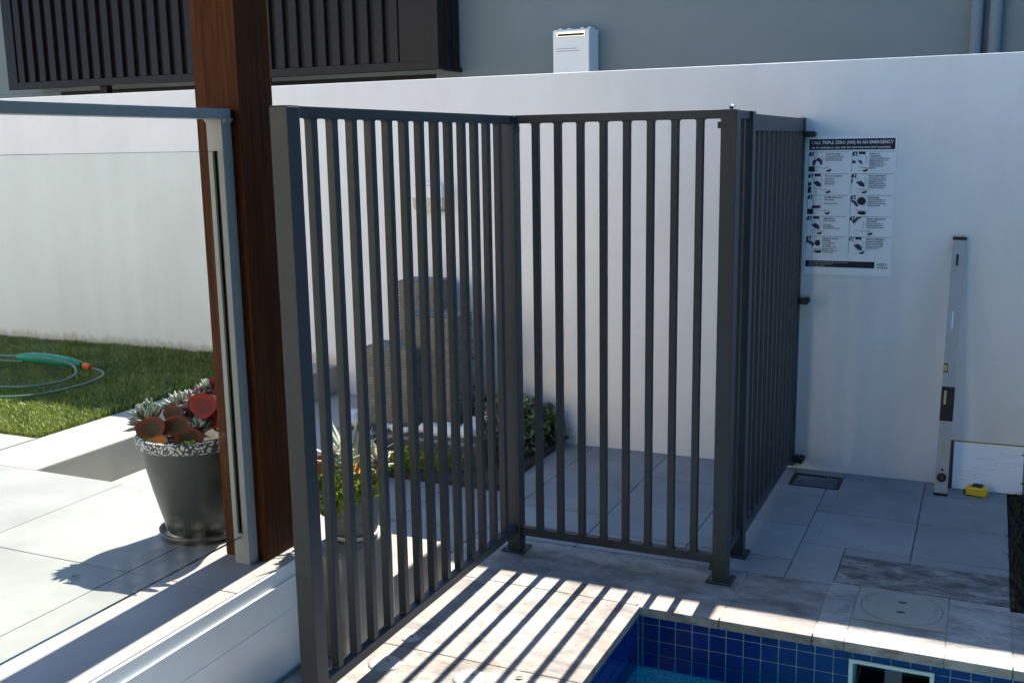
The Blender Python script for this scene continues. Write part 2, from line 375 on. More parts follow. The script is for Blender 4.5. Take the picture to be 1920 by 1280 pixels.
# ------------------------------------------------------------------ ground, paving, levels (the setting)
YW, HW = 5.443, 2.064
S = 'structure'
g = MB(); g.add([(-300, -300, -1.6), (300, -300, -1.6), (300, 300, -1.6), (-300, 300, -1.6)], [(0, 1, 2, 3)])
tag(g.build('ground', 'ground'), kind=S)
def tiles(mb, x0, x1, y0, y1, z, w_, h_, ox, oy, gap, th, stagger=0, along='x', bev=.002):
    """rectangular pieces clipped to a rectangle; rows stagger along x or y"""
    g2 = gap/2
    if along == 'x':
        j0, j1 = math.floor((y0-oy)/h_)-1, math.ceil((y1-oy)/h_)+1
        for j in range(j0, j1):
            sx = ox+(stagger*w_ if j % 2 else 0)
            for i in range(math.floor((x0-sx)/w_)-1, math.ceil((x1-sx)/w_)+1):
                a, b, c, e = max(x0, sx+i*w_+g2), min(x1, sx+(i+1)*w_-g2), max(y0, oy+j*h_+g2), min(y1, oy+(j+1)*h_-g2)
                if b-a > .015 and e-c > .015: mb.box(a, b, c, e, z-th, z, bev)
    else:
        for i in range(math.floor((x0-ox)/w_)-1, math.ceil((x1-ox)/w_)+1):
            sy = oy+(stagger*h_ if i % 2 else 0)
            for j in range(math.floor((y0-sy)/h_)-1, math.ceil((y1-sy)/h_)+1):
                a, b, c, e = max(x0, ox+i*w_+g2), min(x1, ox+(i+1)*w_-g2), max(y0, sy+j*h_+g2), min(y1, sy+(j+1)*h_-g2)
                if b-a > .015 and e-c > .015: mb.box(a, b, c, e, z-th, z, bev)
PX0, PX1, PY0, PY1 = -1.095, 3.2, .6, 3.517           # pool opening
# grey speckled pavers towards the wall
p = MB(); OX = -.21-.44*6
tiles(p, -2.95, -1.092, 3.985, YW, 0, .44, .42, OX, 4.39, .004, .05, .5, 'y')
tiles(p, -1.088, -.652, 3.985, 5.150, 0, .44, .42, OX, 4.18, .004, .05, 0, 'y')
tiles(p, -1.088, -.838, 5.154, YW, 0, .44, .6, OX, 5.15, .004, .05, 0, 'y')
tiles(p, -.834, -.596, 5.361, YW, 0, .9, .6, -.84, 5.3, .004, .05, 0, 'y')
tiles(p, -.648, -.592, 4.393, 5.150, 0, .9, .42, -.65, 4.39, .004, .05, 0, 'y')
tiles(p, -.648, -.468, 3.985, 4.389, 0, .9, .9, -.65, 3.98, .004, .05, 0, 'y')
tiles(p, -.592, -.212, 4.393, YW, 0, .9, .42, -.65, 4.39, .004, .05, 0, 'y'); tiles(p, -.464, -.212, 4.311, 4.389, 0, .9, .42, -.65, 4.0, .004, .05, 0, 'y')
tiles(p, -.208, .157, 4.311, YW, 0, .9, .42, -.208, 4.387, .004, .05, 0, 'y')
tiles(p, -2.95, -1.99, 3.455, 3.981, 0, .44, .42, OX, 4.39, .004, .05, .5, 'y')
tag(p.build('paving', 'paver'), kind=S)
tag(bx(-2.95, .157, 3.9795, YW, -.25, -.006).box(-2.95, -1.99, 3.452, 3.979, -.25, -.006).build('paving_bed', 'grout'), kind=S)
# travertine round the pool
c = MB()
tiles(c, -1.985, PX0+.002, -3, PY1+.006, 0, .415, .62, -1.108-.415*4, 3.523-.62*12, .004, .035, .5, 'x', .003)
for xa, xb in ((-1.985, -1.525), (-1.521, -1.110), (-1.106, -.80), (-.796, -.474)): c.box(xa, xb, 3.527 if xb < PX0 else 3.513, 3.981, -.035, 0, .003, tint=random.choice((.1, .35, .6, .8)))
c.box(.160, .575, 3.513, 3.981, -.035, 0, .003, tint=.6)
for k in range(6): c.box(.579+.415*k, .99+.415*k, 3.513, 3.981, -.035, 0, .003)
tiles(c, -1.09, 3.2, -3, PY0, 0, .415, .62, -1.1, .6-.62*8, .004, .035, .5, 'x', .003)
tag(c.build('pool_coping', 'trav'), kind=S)
q = MB()                                               # pieces round the skimmer lid, greyer stone
q.box(-.470, -.366, 3.513, 4.013, -.035, .001, .003, tint=.75); q.box(-.047, .157, 3.513, 4.013, -.035, .001, .003, tint=.8)
q.box(-.365, -.048, 3.513, 3.706, -.035, .001, .003, tint=.75)
tag(q.build('skimmer_coping', 'trav'), kind=S)
q = MB(); q.box(-.464, .153, 4.019, 4.307, -.035, .0015, .003, tint=.3)
tag(q.build('skimmer_paving', 'trav_dark'), kind=S)
b = MB(); b.box(-1.985, PX0-.02, -3, 3.979, -.04, -.0025); b.box(PX0-.0195, 3.2, 3.54, 3.979, -.04, -.0025); b.box(-1.1, 3.2, -3, PY0-.02, -.04, -.0025)
tag(b.build('coping_bed', 'grout_pale'), kind=S)
# raised patio on the left, 0.35 m up
t = MB(); tiles(t, -10.3, -2.036, -5, 3.11, .35, .7, .7, -2.47-.7*12, 2.41-.7*12, .004, .04, 0)
tiles(t, -10.3, -4.08, 3.114, 3.485, .35, .7, .7, -2.47-.7*12, 3.11, .004, .04, 0)
tag(t.build('patio', 'tile'), kind=S)
b = MB(); b.box(-10.3, -2.045, -5, 3.105, -.4, .338); b.box(-10.3, -4.085, 3.105, 3.48, -.4, .337); tag(b.build('patio_base', 'kerb'), kind=S)
k = bx(-4.075, -3.672, 3.114, YW, -.2, .349, .008); tag(k.build('kerb', 'kerb'), kind=S)
lf = bx(-3.67, -2.96, 3.112, YW, -.3, .17, .003); lf.box(-2.958, -2.36, 3.112, 3.45, -.3, .168, .003); tag(lf.build('lower_path', 'kerb'), kind=S)
# concrete block step between patio and fence
st = bx(-2.033, -1.874, 2.75, 3.07, -.05, .353, .008); st.box(-2.355, -1.878, 3.112, 3.45, -.05, .165, .010); st.box(-2.033, -1.88, 3.0715, 3.1115, -.05, .165)
tag(st.build('concrete_step', 'concrete'), kind=S)
tag(bx(-14, -4.08, 3.49, YW, -.5, .345).build('lawn_soil', 'lawn_soil'), kind=S)
tag(bx(.162, 4, 3.985, YW, -.3, -.02).build('garden_soil', 'soil'), kind=S)

# ------------------------------------------------------------------ boundary wall and neighbouring house
bw = bx(-16, 7, YW, YW+.2, -.6, HW, .006).build('boundary_wall', 'wall', loc=None)
tag(bw, 'long white rendered boundary wall behind the fence, lawn and paving', 'wall')

HY = 9.0
house = thing('neighbour_house', 'grey rendered house behind the white boundary wall', 'house', (-4, HY, -1.5))
wb = MB(); wb.box(-4.82, 9, HY, HY+.3, -1.6, 4.6); wb.box(-.78, 9, HY, HY+.3, 4.6, 6.105); wb.box(-16, -4.824, HY, HY+.3, 2.355, 4.6)
wb.box(-16, -9.6, HY+.002, HY+.3, -1.6, 2.353); wb.box(-9.6, -4.82, HY+1.6, HY+1.7, -1.6, 2.4); wb.build('wall', 'house', house)
MBd = bx(-9.596, -4.824, HY+1.5, HY+1.55, -1.55, 2.32); MBd.box(-9.596, -4.824, HY+.0, HY+1.5, 2.325, 2.3535); MBd.build('recess', 'dark', house)  # near-black back and ceiling put the shade below the screen into colour
for X in (-.178, -.047):
    dp = MB().cyl((X, HY-.055, -1.5), (X, HY-.055, 4.5), .044, n=20); dp.build('downpipe', 'house', house)
# battened balcony screen
BX0, BX1, BY0, BZ0, BZ1 = -9.90, -4.561, 8.57, 2.365, 4.5
cl = MB(); cl.box(BX0, BX1-.004, BY0+.05, HY-.004, BZ0+.03, BZ1)
pitch = .156; X = BX0+.16
while X < -5.0:
    cl.box(X, X+.085, BY0+.002, BY0+.05, BZ0+.075, BZ1, .006); X += pitch
cl.box(-4.965, BX1-.07, BY0+.012, BY0+.05, BZ0+.075, BZ1)
for yy in (8.72, 8.84): cl.box(BX1-.004, BX1+.012, yy, yy+.03, BZ0+.03, BZ1)
scn = cl.build('balcony_screen', 'brown', house)
fr = MB(); fr.box(BX0, BX0+.14, BY0-.006, BY0+.05, BZ0, BZ1, .004); fr.box(BX0+.14, BX1-.07, BY0-.004, BY0+.05, BZ0, BZ0+.075, .004)
fr.box(BX1-.07, BX1, BY0-.006, BY0+.05, BZ0, BZ1, .004); fr.box(BX1, BX1+.02, BY0+.06, HY-.004, BZ0-.01, BZ0+.03)
fr.build('frame', 'brown', scn)
for X in (-8.7, -6.62): bx(X, X+.09, BY0+.12, BY0+.2, -1.5, BZ0+.03).build('support_post', 'brown', scn)

# gas water heater on the house wall
ht = thing('water_heater', 'pale grey gas water heater mounted on the grey house wall', 'water heater', (-3.37, 8.75, 2.1))
hb = MB(); hb.box(-3.535, -3.20, 8.76, 8.985, 2.08, 2.655, .01); hb.build('body', 'heater', ht)
cv = MB(); cv.box(-3.532, -3.203, 8.745, 8.758, 2.085, 2.648, .005); cov = cv.build('front_cover', 'heater', ht)
lt = MB()
for j in range(2): lt.box(-3.50, -3.31+.02*j, 8.7435, 8.7445, 2.49-.02*j, 2.496-.02*j)
lt.build('printing', 'silver', cov)
fl = MB(); fl.box(-3.495, -3.235, 8.738, 8.7435, 2.592, 2.634, .002); fo = fl.build('flue_surround', 'chrome', ht)
fg = MB(); fg.box(-3.485, -3.245, 8.7355, 8.7375, 2.598, 2.616); fg.build('flue_slot', 'dark', fo)
for X in (-3.50, -3.42, -3.30, -3.235): bx(X, X+.03, 8.80, 8.9, 2.655, 2.668).build('mounting_tab', 'heater', ht)

# added house out of view: roof shades the deck, pale wall bounces sunlight
own = thing('house', 'added unseen house behind the camera that gives shade and bounce light', 'house', (2, -5, 0))
bx(-2.4, 9, -4.3, -4.1, -.3, 2.855).build('added_rear_wall', 'brown', own)
rf = MB(); rf.box(-2.4, 9, -6, 2.86, 2.86, 3.06, .01); rf.build('shade_roof', 'brown', own)
bx(-16, -3.2, -6.2, -6.0, .3, 7.0).build('bounce_wall', 'cream', own)  # unseen wall added to throw warm sunlight onto the boundary wall

# ------------------------------------------------------------------ pool fence
H = 1.8; PW = .058; BW = .027
def post(label, x0, y0, knob=False, plate=.1, group='fence posts'):
    """square post; x0,y0 = its -X,-Y corner"""
    t_ = thing('fence_post', label, 'fence post', (x0+PW/2, y0+PW/2, 0), group)
    bx(x0, x0+PW, y0, y0+PW, .006, H-.003, .003).build('upright', 'fence', t_)
    bx(x0+.002, x0+PW-.002, y0+.002, y0+PW-.002, H-.0029, H, .001).build('cap', 'fence', t_)
    e = (plate-PW)/2
    fl_ = bx(x0-e, x0+PW+e, y0-e, y0+PW+e, .0005, .0085, .0015).build('base_plate', 'fence', t_)
    for sx in (-1, 1):
        for sy in (-1, 1):
            cx, cy = x0+PW/2+sx*(plate/2-.012), y0+PW/2+sy*(plate/2-.012); MB().cyl((cx, cy, .0085), (cx, cy, .0125), .006, n=6, smooth=False).build('bolt', 'fence', fl_)
    if knob:
        cx, cy = x0+PW*.55, y0+PW/2
        kb = MB(); kb.lathe([(.0001, .0165), (.006, .016), (.011, .0135), (.0145, .009), (.013, .0065), (.0075, .005), (.007, 0)], (cx, cy, H), 24); kb.build('knob', 'chrome', t_)
    return t_
XA, YB, XC = -1.718, 3.836, -.844
post('tall charcoal fence post beside the timber post', XA-PW, 2.364)
post('charcoal fence post at the inner corner of the two barred panels', XA-PW, YB)
post('charcoal fence post with small chrome knob on top', XC-PW, YB, True)
post('charcoal gate post between narrow panel and gate', XC-PW, 4.125, plate=.096)
def rail_box(mb, axis, a, b, c0, z0, z1, wd):
    if axis == 'x': mb.box(a, b, c0-wd/2, c0+wd/2, z0, z1, .0025)
    else: mb.box(c0-wd/2, c0+wd/2, a, b, z0, z1, .0025)
def fillets(mb, axis, s0, s1, c0, z, dz, wd, r=.007):
    """small weld fillets in the corners of an opening, one pair per gap end"""
    for s_, dr in ((s0, 1), (s1, -1)):
        tri = [(s_, z), (s_+dr*r, z), (s_+dr*r*.35, z+dz*r*.35), (s_, z+dz*r)]
        vs = []
        for o_ in (-wd/2, wd/2):
            vs += [((u, c0+o_, v) if axis == 'x' else (c0+o_, u, v)) for u, v in tri]
        fs = [(0, 1, 2, 3), (7, 6, 5, 4), (1, 5, 6, 2), (2, 6, 7, 3)]
        mb.add(vs, fs, .5)
def panel(name, label, cat, axis, a, b, c0, n, zb=.075, ztop=H, topw=.032, both=True, group=None, start=None, stile=0):
    loc = ((a+b)/2, c0, 0) if axis == 'x' else (c0, (a+b)/2, 0)
    t_ = thing(name, label, cat, loc, group)
    top = MB(); rail_box(top, axis, a, b, c0, ztop-topw, ztop, .034)
    bot = MB(); rail_box(bot, axis, a, b, c0, zb, zb+.034, .034)
    aa, bb = a+stile, b-stile
    gapn = (bb-aa-n*BW)/(n+1); pos = [aa+gapn+(gapn+BW)*i for i in range(n)]
    edges = [aa]+[e for p_ in pos for e in (p_, p_+BW)]+[bb]
    for i in range(0, len(edges), 2):
        fillets(top, axis, edges[i], edges[i+1], c0, ztop-topw, -1, BW-.003); fillets(bot, axis, edges[i], edges[i+1], c0, zb+.034, 1, BW-.003)
    top.build('top_rail', 'fence', t_); bot.build('bottom_rail', 'fence', t_)
    first = None
    for p_ in pos:
        if first is None:
            m_ = MB(); rail_box(m_, axis, p_, p_+BW, c0, zb+.0335, ztop-topw+.0005, BW); first = m_.build('baluster', 'fence', t_); p0 = p_
        else:
            o = first.copy(); COL.objects.link(o); o.parent = t_
            o.location = (p_-p0, 0, 0) if axis == 'x' else (0, p_-p0, 0)
    return t_
G = 'pool fence panels'
cA = XA-PW/2; cB = YB+PW/2; cC = XC-PW/2
pa = panel('pool_fence', 'long charcoal barred fence panel running from the timber post to the inner corner', 'fence', 'y', 2.364+PW+.001, YB-.001, cA, 13, zb=.083, group=G)
pbn = panel('pool_fence', 'charcoal barred fence panel facing the camera over the pool corner', 'fence', 'x', XA+.001, XC-PW-.001, cB, 8, zb=.072, group=G)
pcn = panel('pool_fence', 'narrow two bar charcoal fence panel between the knobbed post and the gate', 'fence', 'y', YB+PW+.001, 4.124, cC, 2, zb=.09, group=G)
for X, s_ in ((XA+.001, 1), (XC-PW-.001, -1)):
    for z in (H-.055, .055): br = MB(); br.box(min(X, X+s_*.012), max(X, X+s_*.012), YB+.008, YB+.03, z-.012, z+.012, .002); br.cyl((X+s_*.006, YB+.004, z), (X+s_*.006, YB+.009, z), .006, n=8); br.build('fixing_bracket', 'fence', pbn)
# the gate
gt = panel('gate', 'charcoal barred pool gate hinged against the white wall', 'gate', 'y', 4.20, 5.385, cC, 10, zb=.065, ztop=1.792, topw=.066, stile=.036)
for yy in (4.20, 5.385-.036): bx(cC-.0175, cC+.0175, yy, yy+.036, .1, 1.7255, .0025).build('stile', 'fence', gt)
for z in (1.715, .89, .062):
    hg = MB(); hg.box(XC-.004, XC+.035, 5.37, 5.39, z-.014, z+.014, .003); hg.cyl((XC+.03, 5.36, z), (XC+.03, YW-.001, z), .0145, n=16); hg.box(XC-.05, XC+.012, 5.39, YW-.001, z-.009, z+.009, .002)
    hg.build('hinge', 'gap_dark', gt)
hs = bx(cC-.02, cC+.02, 5.40, YW-.002, .02, 1.795, .002); hs.build('hinge_plate', 'fence', gt)

# ------------------------------------------------------------------ timber post and glass balustrade
tp = thing('timber_post', 'tall stained red brown timber post on the patio edge', 'post', (-2.186, 2.735, .35))
bx(-2.27, -2.102, 2.652, 2.82, .3515, 2.855, .004).build('upright', 'wood', tp)
bl = thing('glass_balustrade', 'clear glass balustrade with grey metal handrail along the patio edge', 'balustrade', (-2.165, 1.8, .35))
hr = MB(); hr.box(-2.205, -2.128, -1.2, 2.643, 1.778, 1.808, .002); hr.build('handrail', 'silver', bl)
def bal_post(y0):
    m_ = MB(); m_.box(-2.192, -2.175, y0, y0+.045, .455, 1.682, .001); m_.box(-2.155, -2.134, y0, y0+.045, .455, 1.682, .001)
    m_.box(-2.1751, -2.1549, y0+.030, y0+.0449, .455, 1.682); m_.box(-2.192, -2.134, y0, y0+.045, 1.682, 1.7785, .001); m_.box(-2.192, -2.134, y0, y0+.045, .3515, .455, .001)
    for sx in (-1, 1): m_.add([(-2.163+sx*.029, y0+.004, 1.778), (-2.163+sx*.043, y0+.004, 1.778), (-2.163+sx*.029, y0+.004, 1.762), (-2.163+sx*.029, y0+.04, 1.778), (-2.163+sx*.043, y0+.04, 1.778), (-2.163+sx*.029, y0+.04, 1.762)], [(0, 1, 2), (5, 4, 3), (1, 4, 5, 2)])
    pp = m_.build('post', 'silver', bl)
    bx(-2.1745, -2.170, y0+.002, y0+.029, .456, 1.681).build('gasket', 'gap_dark', pp); bx(-2.160, -2.1555, y0+.002, y0+.029, .456, 1.681).build('gasket', 'gap_dark', pp)
bal_post(2.603); bal_post(.3)
gp = bx(-2.1695, -2.1605, .345, 2.630, .445, 1.681).build('glass_pane', 'glass', bl)
for za, zb_ in ((1.6812, 1.6824), (.4436, .4448)): bx(-2.1695, -2.1605, .345, 2.63, za, zb_).build('pane_edge', 'glass_edge', gp)
# white fascia wall under the balustrade
fa = thing('white_upstand', 'low white upstand wall with grooved metal trim below the patio edge', 'low wall', (-2.0, 1, 0))
bx(-2.04, -2.0142, -5, 2.748, -.03, .1998, .0005).build('wall_face', 'white_metal', fa)
ft = MB(); ft.box(-2.032, -2.022, -5, 2.748, .2, .349, .001); ft.box(-2.0218, -2.015, -5, 2.748, .2, .304, .0015); ft.build('trim', 'white_metal', fa)

# ------------------------------------------------------------------ pool
pool = thing('swimming_pool', 'small pool lined with blue tiles at the travertine corner', 'pool', (0, 2.4, -1.4))
SK = (-.333, -.088, -.235, -.075)                    # skimmer mouth x0,x1,z0,z1
TS = .0622
tb = MB(); tw = MB(); pbm = MB()
ZB, ZD = -.240, -1.4
# backing of tile band (grout), pebble shell below
def wallrect(mb, axis, a0, a1, c_, z0, z1, th, hole=None):
    def put(u0, u1, v0, v1):
        if u1-u0 < 1e-5 or v1-v0 < 1e-5: return
        if axis == 'x': mb.box(u0, u1, min(c_, c_+th), max(c_, c_+th), v0, v1)
        else: mb.box(min(c_, c_+th), max(c_, c_+th), u0, u1, v0, v1)
    if hole:
        h0, h1, k0, k1 = hole; put(a0, h0, z0, z1); put(h1, a1, z0, z1); put(h0, h1, z0, min(k0, z1)); put(h0, h1, max(k1, z0), z1)
    else: put(a0, a1, z0, z1)
wallrect(tb, 'x', PX0-.02, PX1, PY1+.010, ZB, -.034, .15, (SK[0], SK[1], SK[2], SK[3]))
wallrect(tb, 'y', PY0, PY1+.010, PX0-.010, ZB, -.034, -.15)
wallrect(tb, 'y', PY0, PY1+.010, PX1+.004, ZB, -.034, .15); wallrect(tb, 'x', PX0, PX1, PY0-.004, ZB, -.034, -.15)
tb.build('grout', 'pool_grout', pool)
def tile_at(axis, u, c_, z0, z1, sgn):
    g_ = .0018
    if axis == 'x': tw.box(u+g_, u+TS-g_, min(c_, c_+sgn*.004), max(c_, c_+sgn*.004), z0+g_, z1-g_, .0008)
    else: tw.box(min(c_, c_+sgn*.004), max(c_, c_+sgn*.004), u+g_, u+TS-g_, z0+g_, z1-g_, .0008)
rows = [(-.068, -.036), (-.130, -.068), (-.185, -.130), (-.2405, -.185)]
for z0, z1 in rows:
    i = 0; u = -1.083
    tw.box(PX0-.004, -1.085, PY1+.006, PY1+.010, z0+.0018, z1-.0018)
    while u < 1.2:
        if not (u+TS > SK[0]-.012 and u < SK[1]+.012 and z0 < SK[3]+.012): tile_at('x', u, PY1+.010, z0, z1, -1)
        else:
            g_ = .0018
            if u < SK[0]-.02: tw.box(u+g_, SK[0]-.0145, PY1+.006, PY1+.010, z0+g_, z1-g_)
            if u+TS > SK[1]+.02: tw.box(SK[1]+.0145, u+TS-g_, PY1+.006, PY1+.010, z0+g_, z1-g_)
            if SK[3]+.015 < z1-g_: tw.box(max(u+g_, SK[0]-.0145), min(u+TS-g_, SK[1]+.0145), PY1+.006, PY1+.010, SK[3]+.0145, z1-g_)
        u += TS
    u = PY1-TS+.004
    while u > 2.0: tile_at('y', u, PX0-.010, z0, z1, 1); u -= TS
tw.build('tile_band', 'pool_tile', pool)
wallrect(pbm, 'x', PX0-.02, PX1, PY1+.008, ZD, ZB-.0005, .15); wallrect(pbm, 'y', PY0, PY1+.008, PX0-.008, ZD, ZB-.0005, -.15)
wallrect(pbm, 'y', PY0, PY1, PX1+.002, ZD, ZB-.0005, .15); wallrect(pbm, 'x', PX0, PX1, PY0-.002, ZD, ZB-.0005, -.15)
pbm.box(PX0, PX1, PY0, PY1, ZD-.1, ZD); pbm.build('pebble_lining', 'pool_pebble', pool)
sk = MB(); x0, x1, z0, z1 = SK
sk.box(x0-.014, x1+.014, PY1-.001, PY1+.016, z1, z1+.014, .002); sk.box(x0-.014, x0, PY1-.001, PY1+.016, z0-.014, z1, .002); sk.box(x1, x1+.014, PY1-.001, PY1+.016, z0-.014, z1, .002); sk.box(x0, x1, PY1-.001, PY1+.016, z0-.014, z0, .002)
sko = sk.build('skimmer_frame', 'skim', pool)
th_ = MB(); th_.box(x0-.01, x0-.001, PY1+.0165, PY1+.3, z0, z1); th_.box(x1+.001, x1+.01, PY1+.0165, PY1+.3, z0, z1); th_.box(x0, x1, PY1+.3, PY1+.31, z0, z1); th_.box(x0, x1, PY1+.0165, PY1+.3, z1+.0005, z1+.01); th_.box(x0, x1, PY1+.0165, PY1+.3, z0-.01, z0-.0005)
th_.build('skimmer_throat', 'saucer', sko)
wp = MB(); wp.box(x0+.1, x1-.09, PY1+.06, PY1+.11, z0, z1-.02); wp.build('weir', 'saucer', sko)
wtr = MB(); wtr.add([(PX0-.0055, PY0, -.168), (PX1, PY0, -.168), (PX1, PY1+.0055, -.168), (PX0-.0055, PY1+.0055, -.168)], [(0, 1, 2, 3)])
tag(wtr.build('water', 'water'), kind=S)

# skimmer lid in the coping
ld = thing('skimmer_lid', 'square beige skimmer lid with two finger holes in the coping', 'skimmer lid', (-.206, 3.86, 0))
bx(-.362, -.051, 3.709, 4.010, -.03, .003, .002).build('frame', 'lid', ld)
lc = (-.206, 3.859)
pr = [(.0001, .0052), (.03, .0052), (.032, .0044), (.034, .0052), (.058, .0052), (.060, .0044), (.062, .0052), (.086, .0052), (.088, .0044), (.09, .0052), (.112, .0052), (.114, .0044), (.116, .0052), (.1365, .0052), (.1395, .0032)]
lo = MB().lathe(pr, (lc[0], lc[1], 0), 64).build('lid', 'lid', ld)
gr_ = MB().lathe([(.1395, .0033), (.1415, .0034)], (lc[0], lc[1], 0), 64); gr_.build('lid_gap', 'gap_dark', ld)
for dy, s_ in ((.052, -1), (-.052, 1)):
    hm = MB(); vs = [(lc[0]-.017+.034*i/10, lc[1]+dy, .0056) for i in range(11)]+[(lc[0]+.017*math.cos(a), lc[1]+dy-s_*(-1)*-1*.020*math.sin(a), .0056) for a in [math.pi*j/10 for j in range(1, 10)]]
    vs = [(lc[0]+.017*math.cos(math.pi*j/12), lc[1]+dy+(-.018 if dy > 0 else .018)*math.sin(math.pi*j/12), .0056) for j in range(13)]
    hm.add(vs, [tuple(range(13)) if dy < 0 else tuple(reversed(range(13)))]); hm.build('finger_hole', 'gap_dark', lo)
for sx in (-.122, .118): MB().cyl((lc[0]+sx, lc[1]+.02, .0052), (lc[0]+sx, lc[1]+.02, .0056), .004, n=8).build('screw', 'gap_dark', lo)
# small round white caps in the travertine
def cap(label, x, y, r):
    t_ = thing('floor_cap', label, 'floor cap', (x, y, 0), 'round caps in the travertine')
    MB().lathe([(.0001, .005), (r*.8, .0045), (r, .001), (r, 0)], (x, y, 0), 36).build('cover', 'cap', t_)
    MB().cyl((x+r*.02, y+r*.3, .0046), (x+r*.02, y+r*.3, .0056), .005, n=10).build('screw', 'gap_dark', t_)
cap('round white cap in the sunlit travertine between shadow stripes', -1.437, 2.795, .056)
cap('round white cap tucked under the long fence panel', -1.742, 2.775, .056)
cap('smaller white cap half hidden under the bottom rail', -1.752, 2.965, .03)
# drain grate
dg = thing('drain_grate', 'black slotted drain grate in the paving by the wall', 'drain grate', (-.715, 5.255, 0))
f_ = MB(); f_.box(-.834, -.596, 5.152, 5.166, -.03, .001, .001); f_.box(-.834, -.596, 5.344, 5.358, -.03, .001, .001); f_.box(-.834, -.820, 5.166, 5.344, -.03, .001, .001); f_.box(-.610, -.596, 5.166, 5.344, -.03, .001, .001)
f_.build('frame', 'gap_dark', dg)
gb = MB()
for i in range(9): gb.box(-.815+i*.0135, -.8095+i*.0135, 5.166, 5.25+.009*i, -.02, -.001)
for i in range(6): gb.box(-.692+i*.0155, -.686+i*.0155, 5.166, 5.344, -.02, -.001, rot=Matrix.Rotation(R(-14), 3, 'Z'), piv=(-.66, 5.255, 0))
gb.build('bars', 'grate', dg)
bx(-.832, -.598, 5.154, 5.356, -.12, -.06).build('sump', 'gap_dark', dg)

# ------------------------------------------------------------------ writing helper
def text_mesh(items, font_off=0):
    """items: (string, x, z, size, bold offset, align) laid out on a vertical plane facing -Y; returns MB"""
    mb = MB()
    dg_ = bpy.context.evaluated_depsgraph_get()
    for s_, x, y, z, size, off, sx in items:
        cu = bpy.data.curves.new('t', 'FONT'); cu.body = s_; cu.size = size; cu.offset = off; cu.resolution_u = 2
        o = bpy.data.objects.new('t', cu); COL.objects.link(o)
        dg_ = bpy.context.evaluated_depsgraph_get(); me = bpy.data.meshes.new_from_object(o.evaluated_get(dg_))
        mb.add([(x+v.co.x*sx, y, z+v.co.y) for v in me.vertices], [tuple(p_.vertices) for p_ in me.polygons], .5)
        bpy.data.objects.remove(o); bpy.data.curves.remove(cu); bpy.data.meshes.remove(me)
    return mb
def txt_w(s_, size):
    cu = bpy.data.curves.new('t', 'FONT'); cu.body = s_; cu.size = size; o = bpy.data.objects.new('t', cu); COL.objects.link(o)
    bpy.context.view_layer.update(); w_ = o.dimensions.x; bpy.data.objects.remove(o); bpy.data.curves.remove(cu); return w_
# ------------------------------------------------------------------ resuscitation poster on the wall
PXa, PXb, PZa, PZb = -.842, -.424, 1.022, 1.700
ps = thing('safety_poster', 'white and navy resuscitation poster on the wall beside the gate', 'poster', (-.633, YW, 1.36))
bx(PXa, PXb, YW-.003, YW-.0004, PZa, PZb).build('sheet', 'sheet', ps)
Y1, Y2, Y3 = YW-.0036, YW-.0042, YW-.0048
def flat(mb, pts, y=Y1): 
    vs = [(x, y, z) for x, z in pts]; mb.add(vs, [tuple(range(len(vs)))], .5)
def rect(mb, x0, x1, z0, z1, y=Y1): flat(mb, [(x0, z0), (x1, z0), (x1, z1), (x0, z1)], y)
def disc(mb, x, z, rx, rz, y=Y1, a0=0, a1=360, n=16):
    flat(mb, [(x+rx*math.cos(R(a0+(a1-a0)*i/n)), z+rz*math.sin(R(a0+(a1-a0)*i/n))) for i in range(n+(0 if a1-a0 >= 360 else 1))], y)
hd = MB(); rect(hd, PXa+.008, PXb-.008, 1.637, 1.690); hdo = hd.build('header_band', 'ink', ps)
fd = MB(); rect(fd, PXa+.008, PXb-.078, 1.060, 1.092); fdo = fd.build('footer_band', 'ink', ps)
s1, s2 = 'CALL TRIPLE ZERO (000) IN AN EMERGENCY', 'ask for ambulance, stay with the injured person and resuscitate'
W_ = PXb-PXa-.036
def fit(s_, size, wd): return wd/max(1e-6, txt_w(s_, size))
tt = text_mesh([(s1, PXa+.018, Y2, 1.6655, .0215, .0003, fit(s1, .0215, W_)), (s2, PXa+.018, Y2, 1.6445, .0150, .0002, fit(s2, .0155, W_))]).build('header_lettering', 'sheet', hdo)
tt = text_mesh([('Supervise young children and keep them within arm\'s reach at all times', PXa+.026, Y2, 1.0825, .0065, 0, 1),
                ('Watch all children using this swimming pool', PXa+.026, Y2, 1.0735, .0065, 0, 1), ('Keep gates closed at all times', PXa+.026, Y2, 1.0645, .0065, 0, 1)])
tt.build('footer_lettering', 'sheet', fdo)
